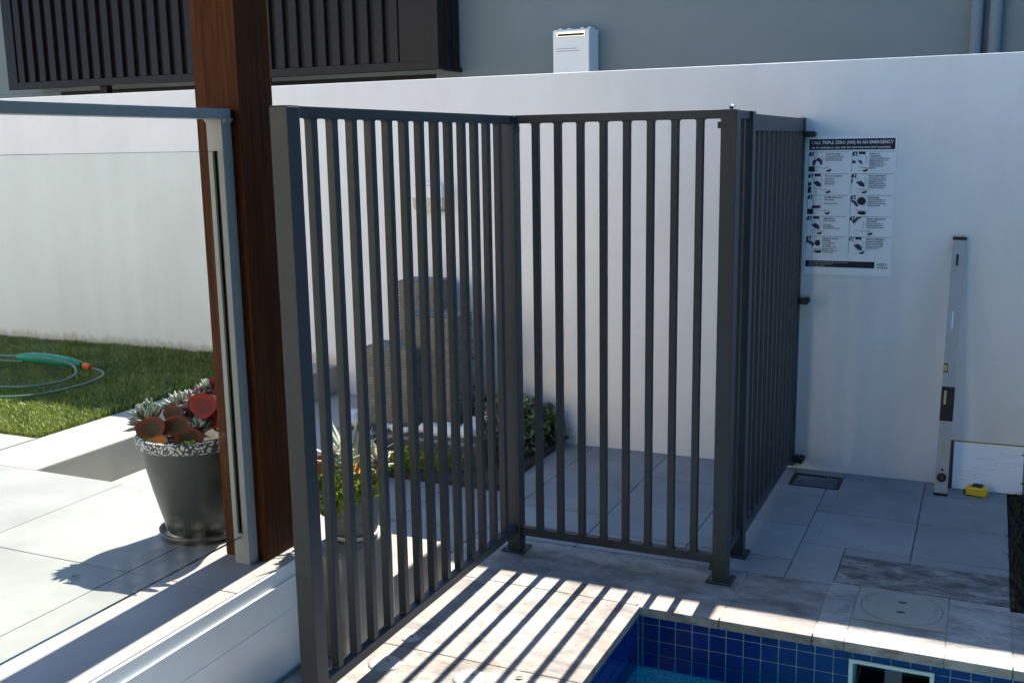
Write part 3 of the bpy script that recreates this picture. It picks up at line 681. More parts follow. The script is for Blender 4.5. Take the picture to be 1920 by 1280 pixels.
steps = [['Check for danger', ['Protect yourself, bystanders and', 'the injured person from danger', 'If safe, do not move the person']],
         ['Check for response', ['Can you hear me?', 'Open your eyes', 'What is your name?', 'Squeeze my hand']],
         ['Call 000 (triple zero)', ['Ask for ambulance', '', 'Follow their instructions']],
         ['Clear airway', ['Check for obstructions', '', 'Look in mouth', 'Tilt head backwards', 'Open mouth with your fingers']],
         ['Check for normal\nbreathing', ['Look and feel for chest', 'rising and falling', 'Listen and feel for breath', 'from nose or mouth', 'If breathing normally place', 'in recovery position']],
         ['Prepare for\nresuscitation', ['ADULTS and CHILDREN: tilt head', 'backwards and place one hand on', 'forehead and lift the jaw', 'INFANTS less than 1 year: do', 'not tilt head and keep jaw', 'supported']],
         ['Start compressions', ['ADULTS: place heel of hand in', 'centre of chest and push down', 'CHILDREN: use one hand', 'INFANTS: place two fingers in', 'centre of chest and push down', 'Complete 30 compressions']],
         ['Start breaths', ['ADULTS and CHILDREN: close', 'nostrils and place mouth over', 'INFANTS: cover mouth and nose', 'Complete two breaths']],
         ['Repeat compressions\nand breaths', ['Repeat 30 compressions and', 'two breaths until ambulance', 'arrives or the person responds']],
         ['Attach a Defibrillator\nas soon as available\nFollow the prompts', ['Follow the voice prompts until', 'the ambulance arrives']]]
rowz = [1.628, 1.522, 1.417, 1.313, 1.214, 1.120]
ln_, hdg, bod, num, pic, nav, skin = MB(), [], [], [], MB(), MB(), MB()
for i, (h_, body) in enumerate(steps):
    cx = PXa+(.008 if i < 5 else .214); r_ = i % 5; zt, zb = rowz[r_], rowz[r_+1]+.010
    xe = PXa+.200 if i < 5 else PXb-.008
    rect(ln_, cx, xe, zt-.0016, zt); rect(ln_, cx-.0005, cx+.0012, zb, zt-.004)
    # number tab with a rounded corner
    tab = MB(); flat(tab, [(cx+.024, zt), (cx+.010, zt), (cx+.004, zt-.003), (cx+.001, zt-.009), (cx+.001, zt-.020), (cx+.022, zt-.020)])
    tbo = tab.build('number_tab', 'ink', ps); text_mesh([(str(i+1), cx+(.010 if i < 9 else .004), Y2, zt-.017, .018, .0008, .9)]).build('number', 'sheet', tbo)
    # pictogram: kneeling figure over a person lying down, in outline shapes of ink
    pic, nav = MB(), MB(); v = random.Random(i)
    hx, hz = cx+.042+v.uniform(-.006, .008), zt-.012
    wdt = .078
    if i in (1, 3, 5, 9): flat(pic, [(cx+.030, zt-.001), (cx+.060, zt-.001), (cx+.061, zt-.012), (cx+.055, zt-.016), (cx+.047, zt-.011), (cx+.036, zt-.015), (cx+.030, zt-.011)])
    if i == 4: disc(pic, cx+.056, zt-.034, .014, .015); disc(pic, cx+.056, zb+.012, .016, .012, Y1, 180, 360)
    if i == 7: disc(pic, cx+.052, zt-.028, .021, .020); disc(pic, cx+.052, zb+.013, .017, .013, Y1, 170, 370)
    if i == 0: flat(nav, [(cx+.016, zt-.066), (cx+.020, zt-.040), (cx+.036, zt-.036), (cx+.048, zt-.027), (cx+.062, zt-.038), (cx+.066, zt-.062), (cx+.057, zt-.064), (cx+.050, zt-.046), (cx+.036, zt-.044), (cx+.030, zt-.064)])
    elif i == 2: flat(nav, [(cx+.018, zt-.066), (cx+.028, zt-.048), (cx+.044, zt-.052), (cx+.058, zt-.048), (cx+.066, zt-.064)])
    elif i == 4: flat(nav, [(cx+.001, zt-.020), (cx+.024, zt-.026), (cx+.042, zt-.038), (cx+.036, zt-.052), (cx+.016, zt-.036), (cx+.001, zt-.032)])
    elif i == 7: flat(nav, [(cx+.001, zt-.022), (cx+.022, zt-.026), (cx+.040, zt-.052), (cx+.030, zt-.056), (cx+.014, zt-.038), (cx+.001, zt-.028)])
    elif i == 8: flat(nav, [(cx+.012, zt-.022), (cx+.036, zt-.002), (cx+.064, zt-.001), (cx+.042, zt-.012), (cx+.028, zt-.027), (cx+.018, zt-.036)])
    elif i == 5: flat(nav, [(cx+.026, zt-.046), (cx+.042, zt-.040), (cx+.052, zt-.064), (cx+.040, zt-.058)]); flat(nav, [(cx+.001, zt-.056), (cx+.001, zt-.044), (cx+.014, zt-.042), (cx+.020, zt-.056)])
    else: flat(nav, [(cx+.022, zt-.042), (cx+.046, zt-.034), (cx+.062, zt-.048), (cx+.063, zt-.066), (cx+.042, zt-.060)])
    if i == 1: flat(nav, [(cx+.001, zt-.040), (cx+.014, zt-.042), (cx+.018, zt-.052), (cx+.010, zt-.060), (cx+.001, zt-.060)])
    if i == 6: flat(nav, [(cx+.001, zt-.022), (cx+.008, zt-.030), (cx+.006, zt-.046), (cx+.001, zt-.046)])
    if i in (0, 2): rect(pic, cx+.001, cx+.030, zb, zb+.026)
    if i == 1: rect(pic, cx+.001, cx+.016, zb, zb+.032)
    # outlines of the lying person
    def stroke(pts, w_=.0015):
        for (ax, az), (b_x, bz) in zip(pts, pts[1:]):
            dx, dz = b_x-ax, bz-az; L_ = math.hypot(dx, dz); nx, nz = -dz/L_*w_/2, dx/L_*w_/2
            flat(ln_, [(ax-nx, az-nz), (b_x-nx, bz-nz), (b_x+nx, bz+nz), (ax+nx, az+nz)], Y2)
    stroke([(cx+.026, zb+.024), (cx+.050, zb+.020), (cx+.075, zb+.016), (cx+.088, zb+.018)]); stroke([(cx+.028, zb+.004), (cx+.045, zb+.006)])
    stroke([(cx+.024, zt-.018), (cx+.030, zt-.030), (cx+.024, zt-.044)]); stroke([(cx+.062, zt-.016), (cx+.068, zt-.034), (cx+.064, zt-.060)])
    stroke([(cx+.034, zt-.022), (cx+.040, zt-.026), (cx+.050, zt-.022)], .0008)
    ex = cx+(.096 if i in (0, 1, 2, 8) else .062); disc(pic, ex, zb+.009, .014, .010, Y1, 200, 380); stroke([(ex-.022, zb+.016), (ex-.010, zb+.019), (ex+.010, zb+.014)])
    po = pic.build('pictogram', 'ink', ps) if pic.v else ps; nav.build('clothing_block', 'ink_navy', po)
    hdg = []; lines = h_.split('\n'); tx = cx+.080; zz = zt-.014
    for L_ in lines: hdg.append((L_, tx, Y2, zz, .0115, .0003, .90)); zz -= .0115
    text_mesh(hdg).build('heading_lettering', 'ink_navy', ps); zz += .001
    for L_ in body:
        if L_: bod.append((L_, tx+(.018 if i in (0,) and zz < zb+.02 else 0), Y2, zz, .0072, .0003, .9))
        zz -= .0092
ln_.build('ruled_lines', 'ink_grey', ps); text_mesh(bod).build('small_lettering', 'ink_navy', ps)
lg = MB(); lx, lz = PXb-.042, 1.079
for k_ in range(14):
    a0, a1 = R(20+k_*22), R(20+(k_+1)*22); w0, w1 = .0005+.004*math.sin(math.pi*k_/14), .0005+.004*math.sin(math.pi*(k_+1)/14)
    flat(lg, [(lx+.026*math.cos(a0), lz+.007*math.sin(a0)), (lx+.026*math.cos(a1), lz+.007*math.sin(a1)), (lx+(.026-w1)*math.cos(a1), lz+(.007-w1)*math.sin(a1)), (lx+(.026-w0)*math.cos(a0), lz+(.007-w0)*math.sin(a0))])
rect(lg, lx-.008, lx+.026, lz-.001, lz+.001)
for k_ in range(6): rect(lg, lx-.026+k_*.009, lx-.020+k_*.009, lz-.018, lz-.011)
lg.build('logo', 'ink_grey', ps)

# ------------------------------------------------------------------ spirit level leaning on the wall
lv = thing('spirit_level', 'long silver spirit level leaning upright against the white wall', 'spirit level', (-.134, 5.235, 0))
LZ = 1.237; lean = math.atan2(YW-.006-5.262, 1.215)
RL = Matrix.Rotation(-lean, 3, 'X') @ Matrix.Rotation(R(.6), 3, 'Y'); pv = (-.134, 5.25, 0)
def lvl(nm, m_, par, *bb, bev=0): return MB().box(*bb, bev, rot=RL, piv=pv).build(nm, m_, par)
lvl('body', 'level_alu', lv, -.163, -.105, 5.238, 5.262, .012, 1.222, bev=.003)
lvl('end_cap', 'gap_dark', lv, -.165, -.103, 5.236, 5.264, 1.222, 1.237, bev=.002); lvl('end_cap', 'gap_dark', lv, -.165, -.103, 5.236, 5.264, 0, .012, bev=.002)
gw = lvl('centre_window', 'gap_dark', lv, -.1635, -.1045, 5.2355, 5.2378, .36, .525, bev=.001)
lvl('vial', 'vial', gw, -.151, -.140, 5.2335, 5.2353, .44, .505)
lvl('edge_vial', 'vial', lv, -.162, -.146, 5.2355, 5.2378, .60, .628, bev=.001); lvl('edge_vial_frame', 'red', lv, -.1625, -.142, 5.2365, 5.2379, .592, .636)
lvl('edge_vial', 'vial', lv, -.139, -.127, 5.2355, 5.2378, .195, .265, bev=.001)
cvr = MB(); pts = []; cc = RL @ (Vector((-.134, 5.2365, .088))-Vector(pv))+Vector(pv); nn = RL @ Vector((0, -1, 0))
cvr.cyl(cc, cc+nn*.002, .022, n=24); co_ = cvr.build('round_vial', 'gap_dark', lv); MB().cyl(cc+nn*.002, cc+nn*.003, .010, n=16).build('vial', 'red', co_)
sm2 = MB(); c2 = RL @ (Vector((-.134, 5.2365, .125))-Vector(pv))+Vector(pv); sm2.cyl(c2, c2+nn*.001, .006, n=12); sm2.build('bolt', 'gap_dark', lv)
lvl('label_strip', 'paper', lv, -.142, -.136, 5.2368, 5.2377, .80, .885); lvl('hang_slot', 'gap_dark', lv, -.143, -.133, 5.2368, 5.2377, 1.10, 1.155, bev=.001)

# ------------------------------------------------------------------ clipboard and tape measure
cb = thing('clipboard', 'brown clipboard with white notepaper propped against the wall', 'clipboard', (.065, 5.37, 0))
RC = Matrix.Rotation(-R(15), 3, 'X') @ Matrix.Rotation(R(-.5), 3, 'Y'); pc = (.065, 5.375, 0)
MB().box(-.112, .226, 5.378, 5.383, .002, .238, .001, rot=RC, piv=pc).build('board', 'board', cb)
pad = MB().box(-.088, .222, 5.3735, 5.3778, .004, .231, rot=RC, piv=pc).build('paper', 'paper', cb)
MB().box(-.088, .222, 5.3738, 5.3775, .2312, .2345, rot=RC, piv=pc).build('pad_edge', 'yellow', cb)
wr = MB(); rr_ = random.Random(3)
for z_, xa, xb in ((.19, .12, .20), (.178, .14, .205), (.16, .02, .10), (.145, .10, .21), (.130, .05, .19), (.095, -.06, .02), (.082, -.07, .06), (.068, -.05, .03), (.110, .0, .09), (.05, -.06, .0)):
    x_ = xa
    while x_ < xb:
        w_ = rr_.uniform(.006, .016); wr.box(x_, x_+w_, 5.3731, 5.3734, z_, z_+.0016, rot=RC, piv=pc); x_ += w_+rr_.uniform(.003, .007)
wr.build('pencil_notes', 'pencil', pad)
for z_ in (.19, .055): MB().box(.212, .232, 5.370, 5.3732, z_, z_+.005, rot=RC, piv=pc).build('clip', 'chrome', cb)
tm = thing('tape_measure', 'yellow tape measure on the paving in front of the clipboard', 'tape measure', (.026, 5.30, 0))
RT = Matrix.Rotation(R(-14), 3, 'Z'); pt_ = (.026, 5.305, 0)
MB().box(-.022, .072, 5.28, 5.335, .002, .048, .010, rot=RT, piv=pt_).build('case', 'yellow', tm)
MB().box(.005, .05, 5.283, 5.325, .0475, .0555, .004, rot=RT, piv=pt_).build('lock_button', 'gap_dark', tm)
MB().box(-.034, -.020, 5.295, 5.32, .004, .022, .002, rot=RT, piv=pt_).build('blade_hook', 'gap_dark', tm)
MB().box(.0, .045, 5.2788, 5.2798, .012, .036, rot=RT, piv=pt_).build('side_grip', 'yellow', tm)

# ------------------------------------------------------------------ bulkhead lamp on the wall
lp = thing('wall_lamp', 'round bulkhead lamp with white eyelid hood on the wall', 'wall lamp', (-2.975, YW, 1.4))
lx0, lx1, lzm, lzt, lzb = -3.062, -2.857, 1.398, 1.487, 1.318
def plate(mb, pts, y0, y1):
    n = len(pts); vs = [(x, y0, z) for x, z in pts]+[(x, y1, z) for x, z in pts]
    mb.add(vs, [tuple(range(n)), tuple(reversed(range(n, 2*n)))]+[(i, i+n, (i+1) % n+n, (i+1) % n) for i in range(n)], .5)
def arc_top(x0, x1, zb, zt, sag, n=10): return [(x0, zb)]+[(x0+(x1-x0)*i/n, zt-sag*(2*i/n-1)**2) for i in range(n+1)]+[(x1, zb)]
hm_ = MB(); plate(hm_, arc_top(lx0, lx1, lzm, lzt, .012)[::-1], YW-.088, YW-.001); hm_.build('hood', 'lamp_white', lp)
rr = .04; pts = [(lx0+.006, lzm-.001)]+[(lx0+.006+rr-rr*math.cos(a_), lzb+rr-rr*math.sin(a_)) for a_ in [math.pi/2*i/8 for i in range(9)]]+[(lx1-.006-rr+rr*math.sin(a_), lzb+rr-rr*math.cos(a_)) for a_ in [math.pi/2*i/8 for i in range(9)]]+[(lx1-.006, lzm-.001)]
lm_ = MB(); plate(lm_, pts, YW-.072, YW-.02); lno = lm_.build('lens', 'lens', lp)
bk = MB(); plate(bk, [(x-.004 if x < -2.96 else x+.004, z-(.004 if z < lzm-.01 else 0)) for x, z in pts], YW-.0195, YW-.001); bk.build('base', 'silver', lp)
for j in range(9): bx(lx0+.022+j*.0205, lx0+.026+j*.0205, YW-.0745, YW-.0722, lzb+.012, lzm-.012, .0008).build('rib', 'lens', lno)
bx(lx0+.03, lx1-.03, YW-.0895, YW-.0882, lzt-.022, lzt-.0195).build('hood_seam', 'silver', lp)

# ------------------------------------------------------------------ slate water feature, stones, cable
wf = thing('water_feature', 'three tower slate water feature standing on a dark tray', 'water feature', (-2.8, 4.95, .17))
bx(-3.22, -2.34, 4.70, 5.38, .02, .175, .02).build('tray', 'saucer', wf)
def tower(x0, x1, y0, y1, z1, slab, seed, nm):
    rd = random.Random(seed); m_ = MB(); z = .17
    while z < z1-.001:
        h_ = min(slab*rd.uniform(.9, 1.1), z1-z); j = lambda: rd.uniform(-.0016, .0016)
        m_.box(x0+j(), x1+j(), y0+j(), y1+j(), z+.0002, z+h_-.0052, 0, tint=rd.random()); z += h_
    m_.box(x0+.008, x1-.008, y0+.008, y1-.008, .17, z1-.012, 0, tint=0); 
    rm = .02
    return m_.build(nm, 'slate', wf)
tower(-3.096, -2.785, 4.85, 5.06, .615, .0165, 1, 'front_tower'); tower(-2.905, -2.600, 4.96, 5.20, .785, .0165, 2, 'middle_tower'); tower(-3.042, -2.785, 5.14, 5.35, .945, .0165, 3, 'back_tower')
sg = 'smooth white stones on the tray'
for i, (x, y, r_) in enumerate([(-2.86, 4.775, .035), (-2.80, 4.765, .024), (-2.675, 4.80, .048), (-2.61, 4.78, .040), (-2.56, 4.83, .05), (-2.52, 4.775, .045), (-2.455, 4.80, .046), (-2.405, 4.84, .042), (-2.62, 4.86, .04), (-2.47, 4.9, .05), (-3.15, 4.78, .05), (-3.19, 4.86, .055), (-2.50, 4.99, .05), (-2.42, 5.05, .055), (-2.46, 5.16, .05), (-3.17, 5.0, .05), (-2.93, 4.78, .03), (-2.73, 4.77, .026)]):
    m_ = MB().blob((x, y, .174+r_*.55), (r_*1.15, r_, r_*.72), i, .12)
    o = m_.build('stone', 'pebble', loc=(x, y, .174)); tag(o, 'smooth white stone on the dark tray round the slate towers', 'stone', sg)
cbm = MB().tube(smooth_path([(-2.60, 5.24, .60), (-2.59, 5.27, .50), (-2.735, 5.3, .49), (-2.69, 5.3, .42), (-2.655, 5.3, .34), (-2.64, 5.31, .27), (-2.68, 5.29, .20), (-2.69, 5.25, .178)]), .006, 8)
cab = cbm.build('cable', 'gap_dark', loc=(-2.68, 5.28, .175)); tag(cab, 'black pump cable curling behind the slate towers', 'cable')

# ------------------------------------------------------------------ hose on the lawn
hz = .395
hose_pts = [(-6.6, 4.05, hz), (-5.9, 3.97, hz), (-5.3, 3.92, hz), (-4.98, 3.92, hz), (-4.78, 3.90, hz), (-4.628, 4.05, hz), (-4.60, 4.25, hz), (-4.66, 4.48, hz), (-4.78, 4.60, hz), (-4.88, 4.635, hz)]
hs3 = thing('garden_hose', 'green garden hose coiled on the shaded lawn with spray nozzle', 'garden hose', (-5, 4.3, .37))
# outer strand ends at the orange connector, inner strand is the loop
outer = [(-6.8, 3.95, hz), (-6.1, 3.90, hz), (-5.35, 3.86, hz), (-4.95, 3.87, hz), (-4.72, 3.95, hz), (-4.628, 4.10, hz), (-4.62, 4.30, hz), (-4.68, 4.50, hz), (-4.80, 4.61, hz), (-4.90, 4.645, hz)]
inner = [(-6.8, 4.25, hz), (-5.9, 4.11, hz), (-5.30, 4.08, hz), (-5.02, 4.09, hz), (-4.86, 4.15, hz), (-4.80, 4.30, hz), (-4.86, 4.47, hz+.005), (-5.02, 4.59, hz+.03), (-5.3, 4.635, hz+.04), (-5.72, 4.68, hz+.02), (-6.5, 4.70, hz)]
third = [(-6.8, 4.58, hz), (-6.2, 4.60, hz), (-5.8, 4.62, hz), (-5.5, 4.66, hz)]
MB().tube(smooth_path(outer), .0075, 10).build('hose', 'hose', hs3); MB().tube(smooth_path(inner), .0075, 10).build('hose', 'hose', hs3)
MB().tube(smooth_path(third), .0075, 10).build('hose', 'hose', hs3)
nz_ = MB(); nz_.tube(smooth_path([(-5.55, 4.675, hz+.02), (-5.42, 4.672, hz+.028), (-5.25, 4.668, hz+.028), (-5.08, 4.662, hz+.022), (-5.0, 4.66, hz+.012)], 6), .02, 14, radii=[.012+.022*math.sin(math.pi*min(1, .15+.8*i/24)) for i in range(25)]); nz_.build('nozzle', 'nozzle', hs3)
MB().cyl((-4.985, 4.658, hz+.012), (-4.92, 4.650, hz+.006), .019, n=16).build('connector', 'orange', hs3)
MB().cyl((-5.005, 4.66, hz+.012), (-4.985, 4.658, hz+.012), .019, n=16).build('collar', 'gap_dark', hs3)

# ------------------------------------------------------------------ grass (stuff)
def grass(name, rects, n, hmin, hmax, mat_, label, z, wid=.0028):
    area = [((b-a)*(d_-c_)) for a, b, c_, d_ in rects]; tot = sum(area)
    X, Yy = [], []
    for (a, b, c_, d_), ar in zip(rects, area):
        k_ = int(n*ar/tot); X.append(rng.uniform(a, b, k_)); Yy.append(rng.uniform(c_, d_, k_))
    X = np.concatenate(X); Yy = np.concatenate(Yy); n = len(X)
    clump = .5+.5*np.sin(X*9+np.sin(Yy*7)*2)*np.sin(Yy*11+np.sin(X*6)*2)
    h = rng.uniform(hmin, hmax, n)*(.75+.4*clump); a = rng.uniform(0, 2*np.pi, n); wd = wid*rng.uniform(.7, 1.3, n)
    lean_ = rng.uniform(.15, .9, n)*h; la = rng.uniform(0, 2*np.pi, n)
    dx, dy = np.cos(a)*wd, np.sin(a)*wd; lx, ly = np.cos(la)*lean_, np.sin(la)*lean_
    z0 = np.full(n, z)
    V = np.stack([np.stack([X-dx, Yy-dy, z0], 1), np.stack([X+dx, Yy+dy, z0], 1), np.stack([X+dx*.8+lx*.35, Yy+dy*.8+ly*.35, z0+h*.6], 1), np.stack([X-dx*.8+lx*.35, Yy-dy*.8+ly*.35, z0+h*.6], 1), np.stack([X+lx, Yy+ly, z0+h], 1)], 1).reshape(-1, 3)
    i = np.arange(n)*5
    F = [None]*(2*n)
    F[0::2] = np.stack([i, i+1, i+2, i+3], 1).tolist(); F[1::2] = np.stack([i+3, i+2, i+4], 1).tolist()
    me = bpy.data.meshes.new(name); me.from_pydata(V.tolist(), [], F)
    at = me.attributes.new('tint', 'FLOAT', 'POINT'); tv = np.repeat(np.clip(.22+.5*rng.random(n)*clump+.3*rng.random(n)*(rng.random(n) > .7)+.6*(rng.random(n) > .94), 0, 1), 5); at.data.foreach_set('value', tv)
    me.materials.append(MAT[mat_]); o = bpy.data.objects.new(name, me); COL.objects.link(o); tag(o, label, 'grass', kind='stuff'); return o
grass('lawn_grass', [(-6.95, -4.085, 3.5, 5.43)], 95000, .018, .045, 'grass', 'short green lawn grass between patio and white wall', .344)
grass('ground_cover', [(.17, 1.0, 4.0, 5.42)], 9000, .02, .07, 'grass_shaded', 'scrubby ground cover at the right edge by the wall, coloured dark for shadow', -.021, .003)

# ------------------------------------------------------------------ large grey pot with succulents
P1 = Vector((-2.485, 2.785, .352))
po1 = thing('plant_pot', 'large dark grey pot with speckled rim on the sunny patio', 'plant pot', P1, 'plant pots')
MB().lathe([(.112, .022), (.122, .05), (.150, .16), (.178, .28), (.190, .336)], P1, 64).build('body', 'pot', po1)
MB().lathe([(.190, .335), (.196, .338), (.1995, .345), (.200, .366), (.197, .374), (.191, .377), (.183, .373), (.18, .34)], P1, 64).build('rim_band', 'mosaic', po1)
MB().lathe([(.0001, .004), (.12, .004), (.133, .010), (.139, .030), (.145, .031), (.142, .012), (.132, .0005), (.0001, .0005)], P1, 64).build('saucer', 'saucer', po1)
MB().lathe([(.0001, .355), (.1, .353), (.182, .345)], P1, 40).build('soil', 'soil', po1)
def rosette(name, label, c_, R_, n, mat_, group, tilt=(0, 0), fat=1.0, cat='succulent', L0=.06, seed=0, flatk=.5):
    rd = random.Random(seed); m_ = MB(); c_ = Vector(c_)
    tl = Matrix.Rotation(tilt[0], 3, 'X') @ Matrix.Rotation(tilt[1], 3, 'Y')
    for i in range(n):
        u = (i+.5)/n; a = i*2.39996+rd.uniform(-.2, .2); el = R(8+74*(1-u))+rd.uniform(-.12, .12)
        dv = tl @ Vector((math.cos(a)*math.cos(el), math.sin(a)*math.cos(el), math.sin(el)))
        L_ = L0*rd.uniform(.75, 1.1)*(.6+.5*u)
        m_.fat_leaf(c_+tl @ Vector((0, 0, .02*(1-u)))+dv*R_*.12, dv, L_, .0095*fat*rd.uniform(.85, 1.1), .0062*fat, rd.random())
    m_.cyl(c_-Vector((0, 0, .07)), c_+Vector((0, 0, .01)), .008, n=8, tint=.1)
    o = m_.build(name, mat_, loc=c_-Vector((0, 0, .06))); tag(o, label, cat, group); return o
z1 = P1.z+.362
g1 = 'succulents in the large grey pot'
rosette('grey_succulent', 'grey finger leaved succulent hanging over the left rim of the large pot', (P1.x-.150, P1.y-.055, z1+.040), .03, 90, 'senecio', g1, (.25, -.45), 1.2, L0=.08, seed=1)
rosette('grey_succulent', 'upright grey succulent rosette at the back of the large pot', (P1.x-.08, P1.y+.03, z1+.065), .03, 80, 'senecio', g1, (-.1, -.1), 1.15, L0=.078, seed=2)
rosette('grey_succulent', 'grey succulent rosette at the middle of the large pot', (P1.x+.0, P1.y+.06, z1+.075), .03, 64, 'senecio', g1, (.1, .1), 1.1, L0=.07, seed=4)
rosette('grey_succulent', 'small grey green succulent between the red paddle leaves of the large pot', (P1.x+.045, P1.y+.02, z1+.13), .02, 36, 'senecio', g1, (.2, .3), .9, L0=.06, seed=5)
def paddle(m_, c_, nrm, r_, th=.006, up=None, seed=0):
    """round fleshy leaf: a thick wavy disc; tint runs 0 at the heart to 1 on the rim"""
    nrm = Vector(nrm).normalized(); a = nrm.cross(Vector((0, 0, 1))); a = a.normalized() if a.length > 1e-3 else Vector((1, 0, 0)); b_ = nrm.cross(a)*-1
    if b_.z < 0: b_ = -b_
    rd = random.Random(seed); n, k_ = 28, 6; vs = []; tv = []; ph = rd.uniform(0, 6)
    for side in (1, -1):
        for j in range(k_+1):
            q_ = j/k_
            for i in range(n):
                an = 2*math.pi*i/n; sh = 1-.16*max(0, -math.sin(an))+.035*math.sin(3*an+ph)+.03*math.sin(2*an+ph*2)
                cup = .16*r_*q_*q_+.08*r_*math.sin(2*an+ph)*q_*q_
                vs.append(Vector(c_)+(a*math.cos(an)*1.16+b_*math.sin(an)*.84)*r_*q_*sh+nrm*(cup+side*th*math.sqrt(max(0, 1-q_**4))/2)); tv.append(min(1, q_))
    o = (k_+1)*n; fs = []
    for s_ in (0, o):
        for j in range(k_):
            for i in range(n):
                f = (s_+j*n+i, s_+j*n+(i+1) % n, s_+(j+1)*n+(i+1) % n, s_+(j+1)*n+i); fs.append(f if s_ == 0 else f[::-1])
    for i in range(n): fs.append((k_*n+i, k_*n+(i+1) % n, o+k_*n+(i+1) % n, o+k_*n+i))
    m_.add(vs, fs, None, True, vt=tv)
def paddle_plant(name, label, leaves, mat_, group, basep, cat='succulent'):
    m_ = MB()
    for i, (c_, nr, r_) in enumerate(leaves): paddle(m_, c_, nr, r_*1.12, .0055, seed=i*7+len(label))
    o = m_.build(name, mat_, loc=basep); tag(o, label, cat, group)
    s_ = MB(); bp_ = Vector(basep)
    s_.cyl(bp_-Vector((0, 0, .02)), bp_+Vector((0, 0, .05)), .010, .008, 8)
    for c_, nr, r_ in leaves: s_.cyl(bp_+Vector((0, 0, .02)), Vector(c_)-Vector((0, 0, r_*.8)), .006, .005, 6)
    s_.build('stem', 'stem', o); return o
V3 = lambda x, y, z: (P1.x+x*1.2, P1.y+y*1.2, z1+z*1.05)
paddle_plant('paddle_plant', 'bronze green paddle plant with round leaves at the front of the large pot',
             [(V3(-.052, -.115, .042), (.1, -.93, .42), .046), (V3(.018, -.09, .050), (.3, -.9, .4), .042), (V3(-.025, -.05, .072), (-.2, -.9, .45), .040), (V3(.068, -.10, .022), (.4, -.85, .35), .038), (V3(-.095, -.06, .03), (-.4, -.85, .35), .028), (V3(.045, -.03, .072), (.3, -.85, .5), .036)], 'paddle_green', g1, V3(.0, -.03, -.01))
paddle_plant('paddle_plant', 'red leaved paddle plant standing tall at the back right of the large pot',
             [(V3(.085, -.05, .112), (-.1, -.93, .35), .050), (V3(.085, .03, .165), (.2, -.88, .45), .036), (V3(.125, .04, .19), (-.1, -.85, .5), .042), (V3(.04, .03, .15), (-.5, -.8, .35), .028), (V3(.14, -.01, .09), (.4, -.85, .35), .044), (V3(.135, .0, .15), (.3, -.85, .45), .038), (V3(.10, -.03, .065), (.1, -.9, .45), .040)], 'paddle_red', g1, V3(.09, .02, -.01))
paddle_plant('paddle_plant', 'single small orange paddle leaf low at the front rim of the large pot', [(V3(-.012, -.138, .012), (.15, -.45, .9), .026)], 'paddle_orange', g1, V3(-.005, -.12, -.03))
rosette('grey_succulent', 'low grey green rosette under the red paddle leaves of the large pot', V3(.062, -.055, .03), .02, 44, 'senecio', g1, (.3, .2), 1.0, L0=.058, seed=12)
rosette('purple_rosette', 'upright purple grey rosette beside the red leaves of the large pot', V3(.035, -.01, .105), .02, 34, 'plum', g1, (.1, -.15), 1.5, L0=.062, seed=9)
def sedum(name, label, spots, mat_, group, kind, leafL=.008, per=60, cat='sedum', basep=None, spread=(.03, .03, .02), loc=None):
    m_ = MB(); rd = random.Random(len(label))
    for c_, rr3 in spots:
        for k_ in range(per):
            v_ = Vector((rd.gauss(0, 1), rd.gauss(0, 1), rd.gauss(0, 1)))
            v_ = v_.normalized()*rd.uniform(.55, 1)
            p_ = Vector(c_)+Vector((v_.x*rr3[0], v_.y*rr3[1], v_.z*rr3[2]))
            t_ = rd.random()
            for q_ in range(4):
                dv = v_.normalized()+Vector((rd.uniform(-1, 1), rd.uniform(-1, 1), rd.uniform(-.3, 1)))*.8
                m_.fat_leaf(p_, dv, leafL*rd.uniform(.7, 1.3), leafL*.32, leafL*.22, min(1, max(0, t_+rd.uniform(-.15, .15))), 2, 5)
    o = m_.build(name, mat_, loc=loc); tag(o, label, cat, group, kind); return o
sedum('lime_sedum', 'lime yellow sedum tuft at the front left of the large pot', [(V3(-.085, -.115, .002), (.03, .025, .015)), (V3(-.045, -.135, .0), (.03, .015, .013)), (V3(-.12, -.08, .0), (.02, .025, .013)), (V3(.08, -.11, .0), (.03, .025, .012))], 'lime', g1, None, .0095, 70, loc=V3(-.08, -.11, -.02))

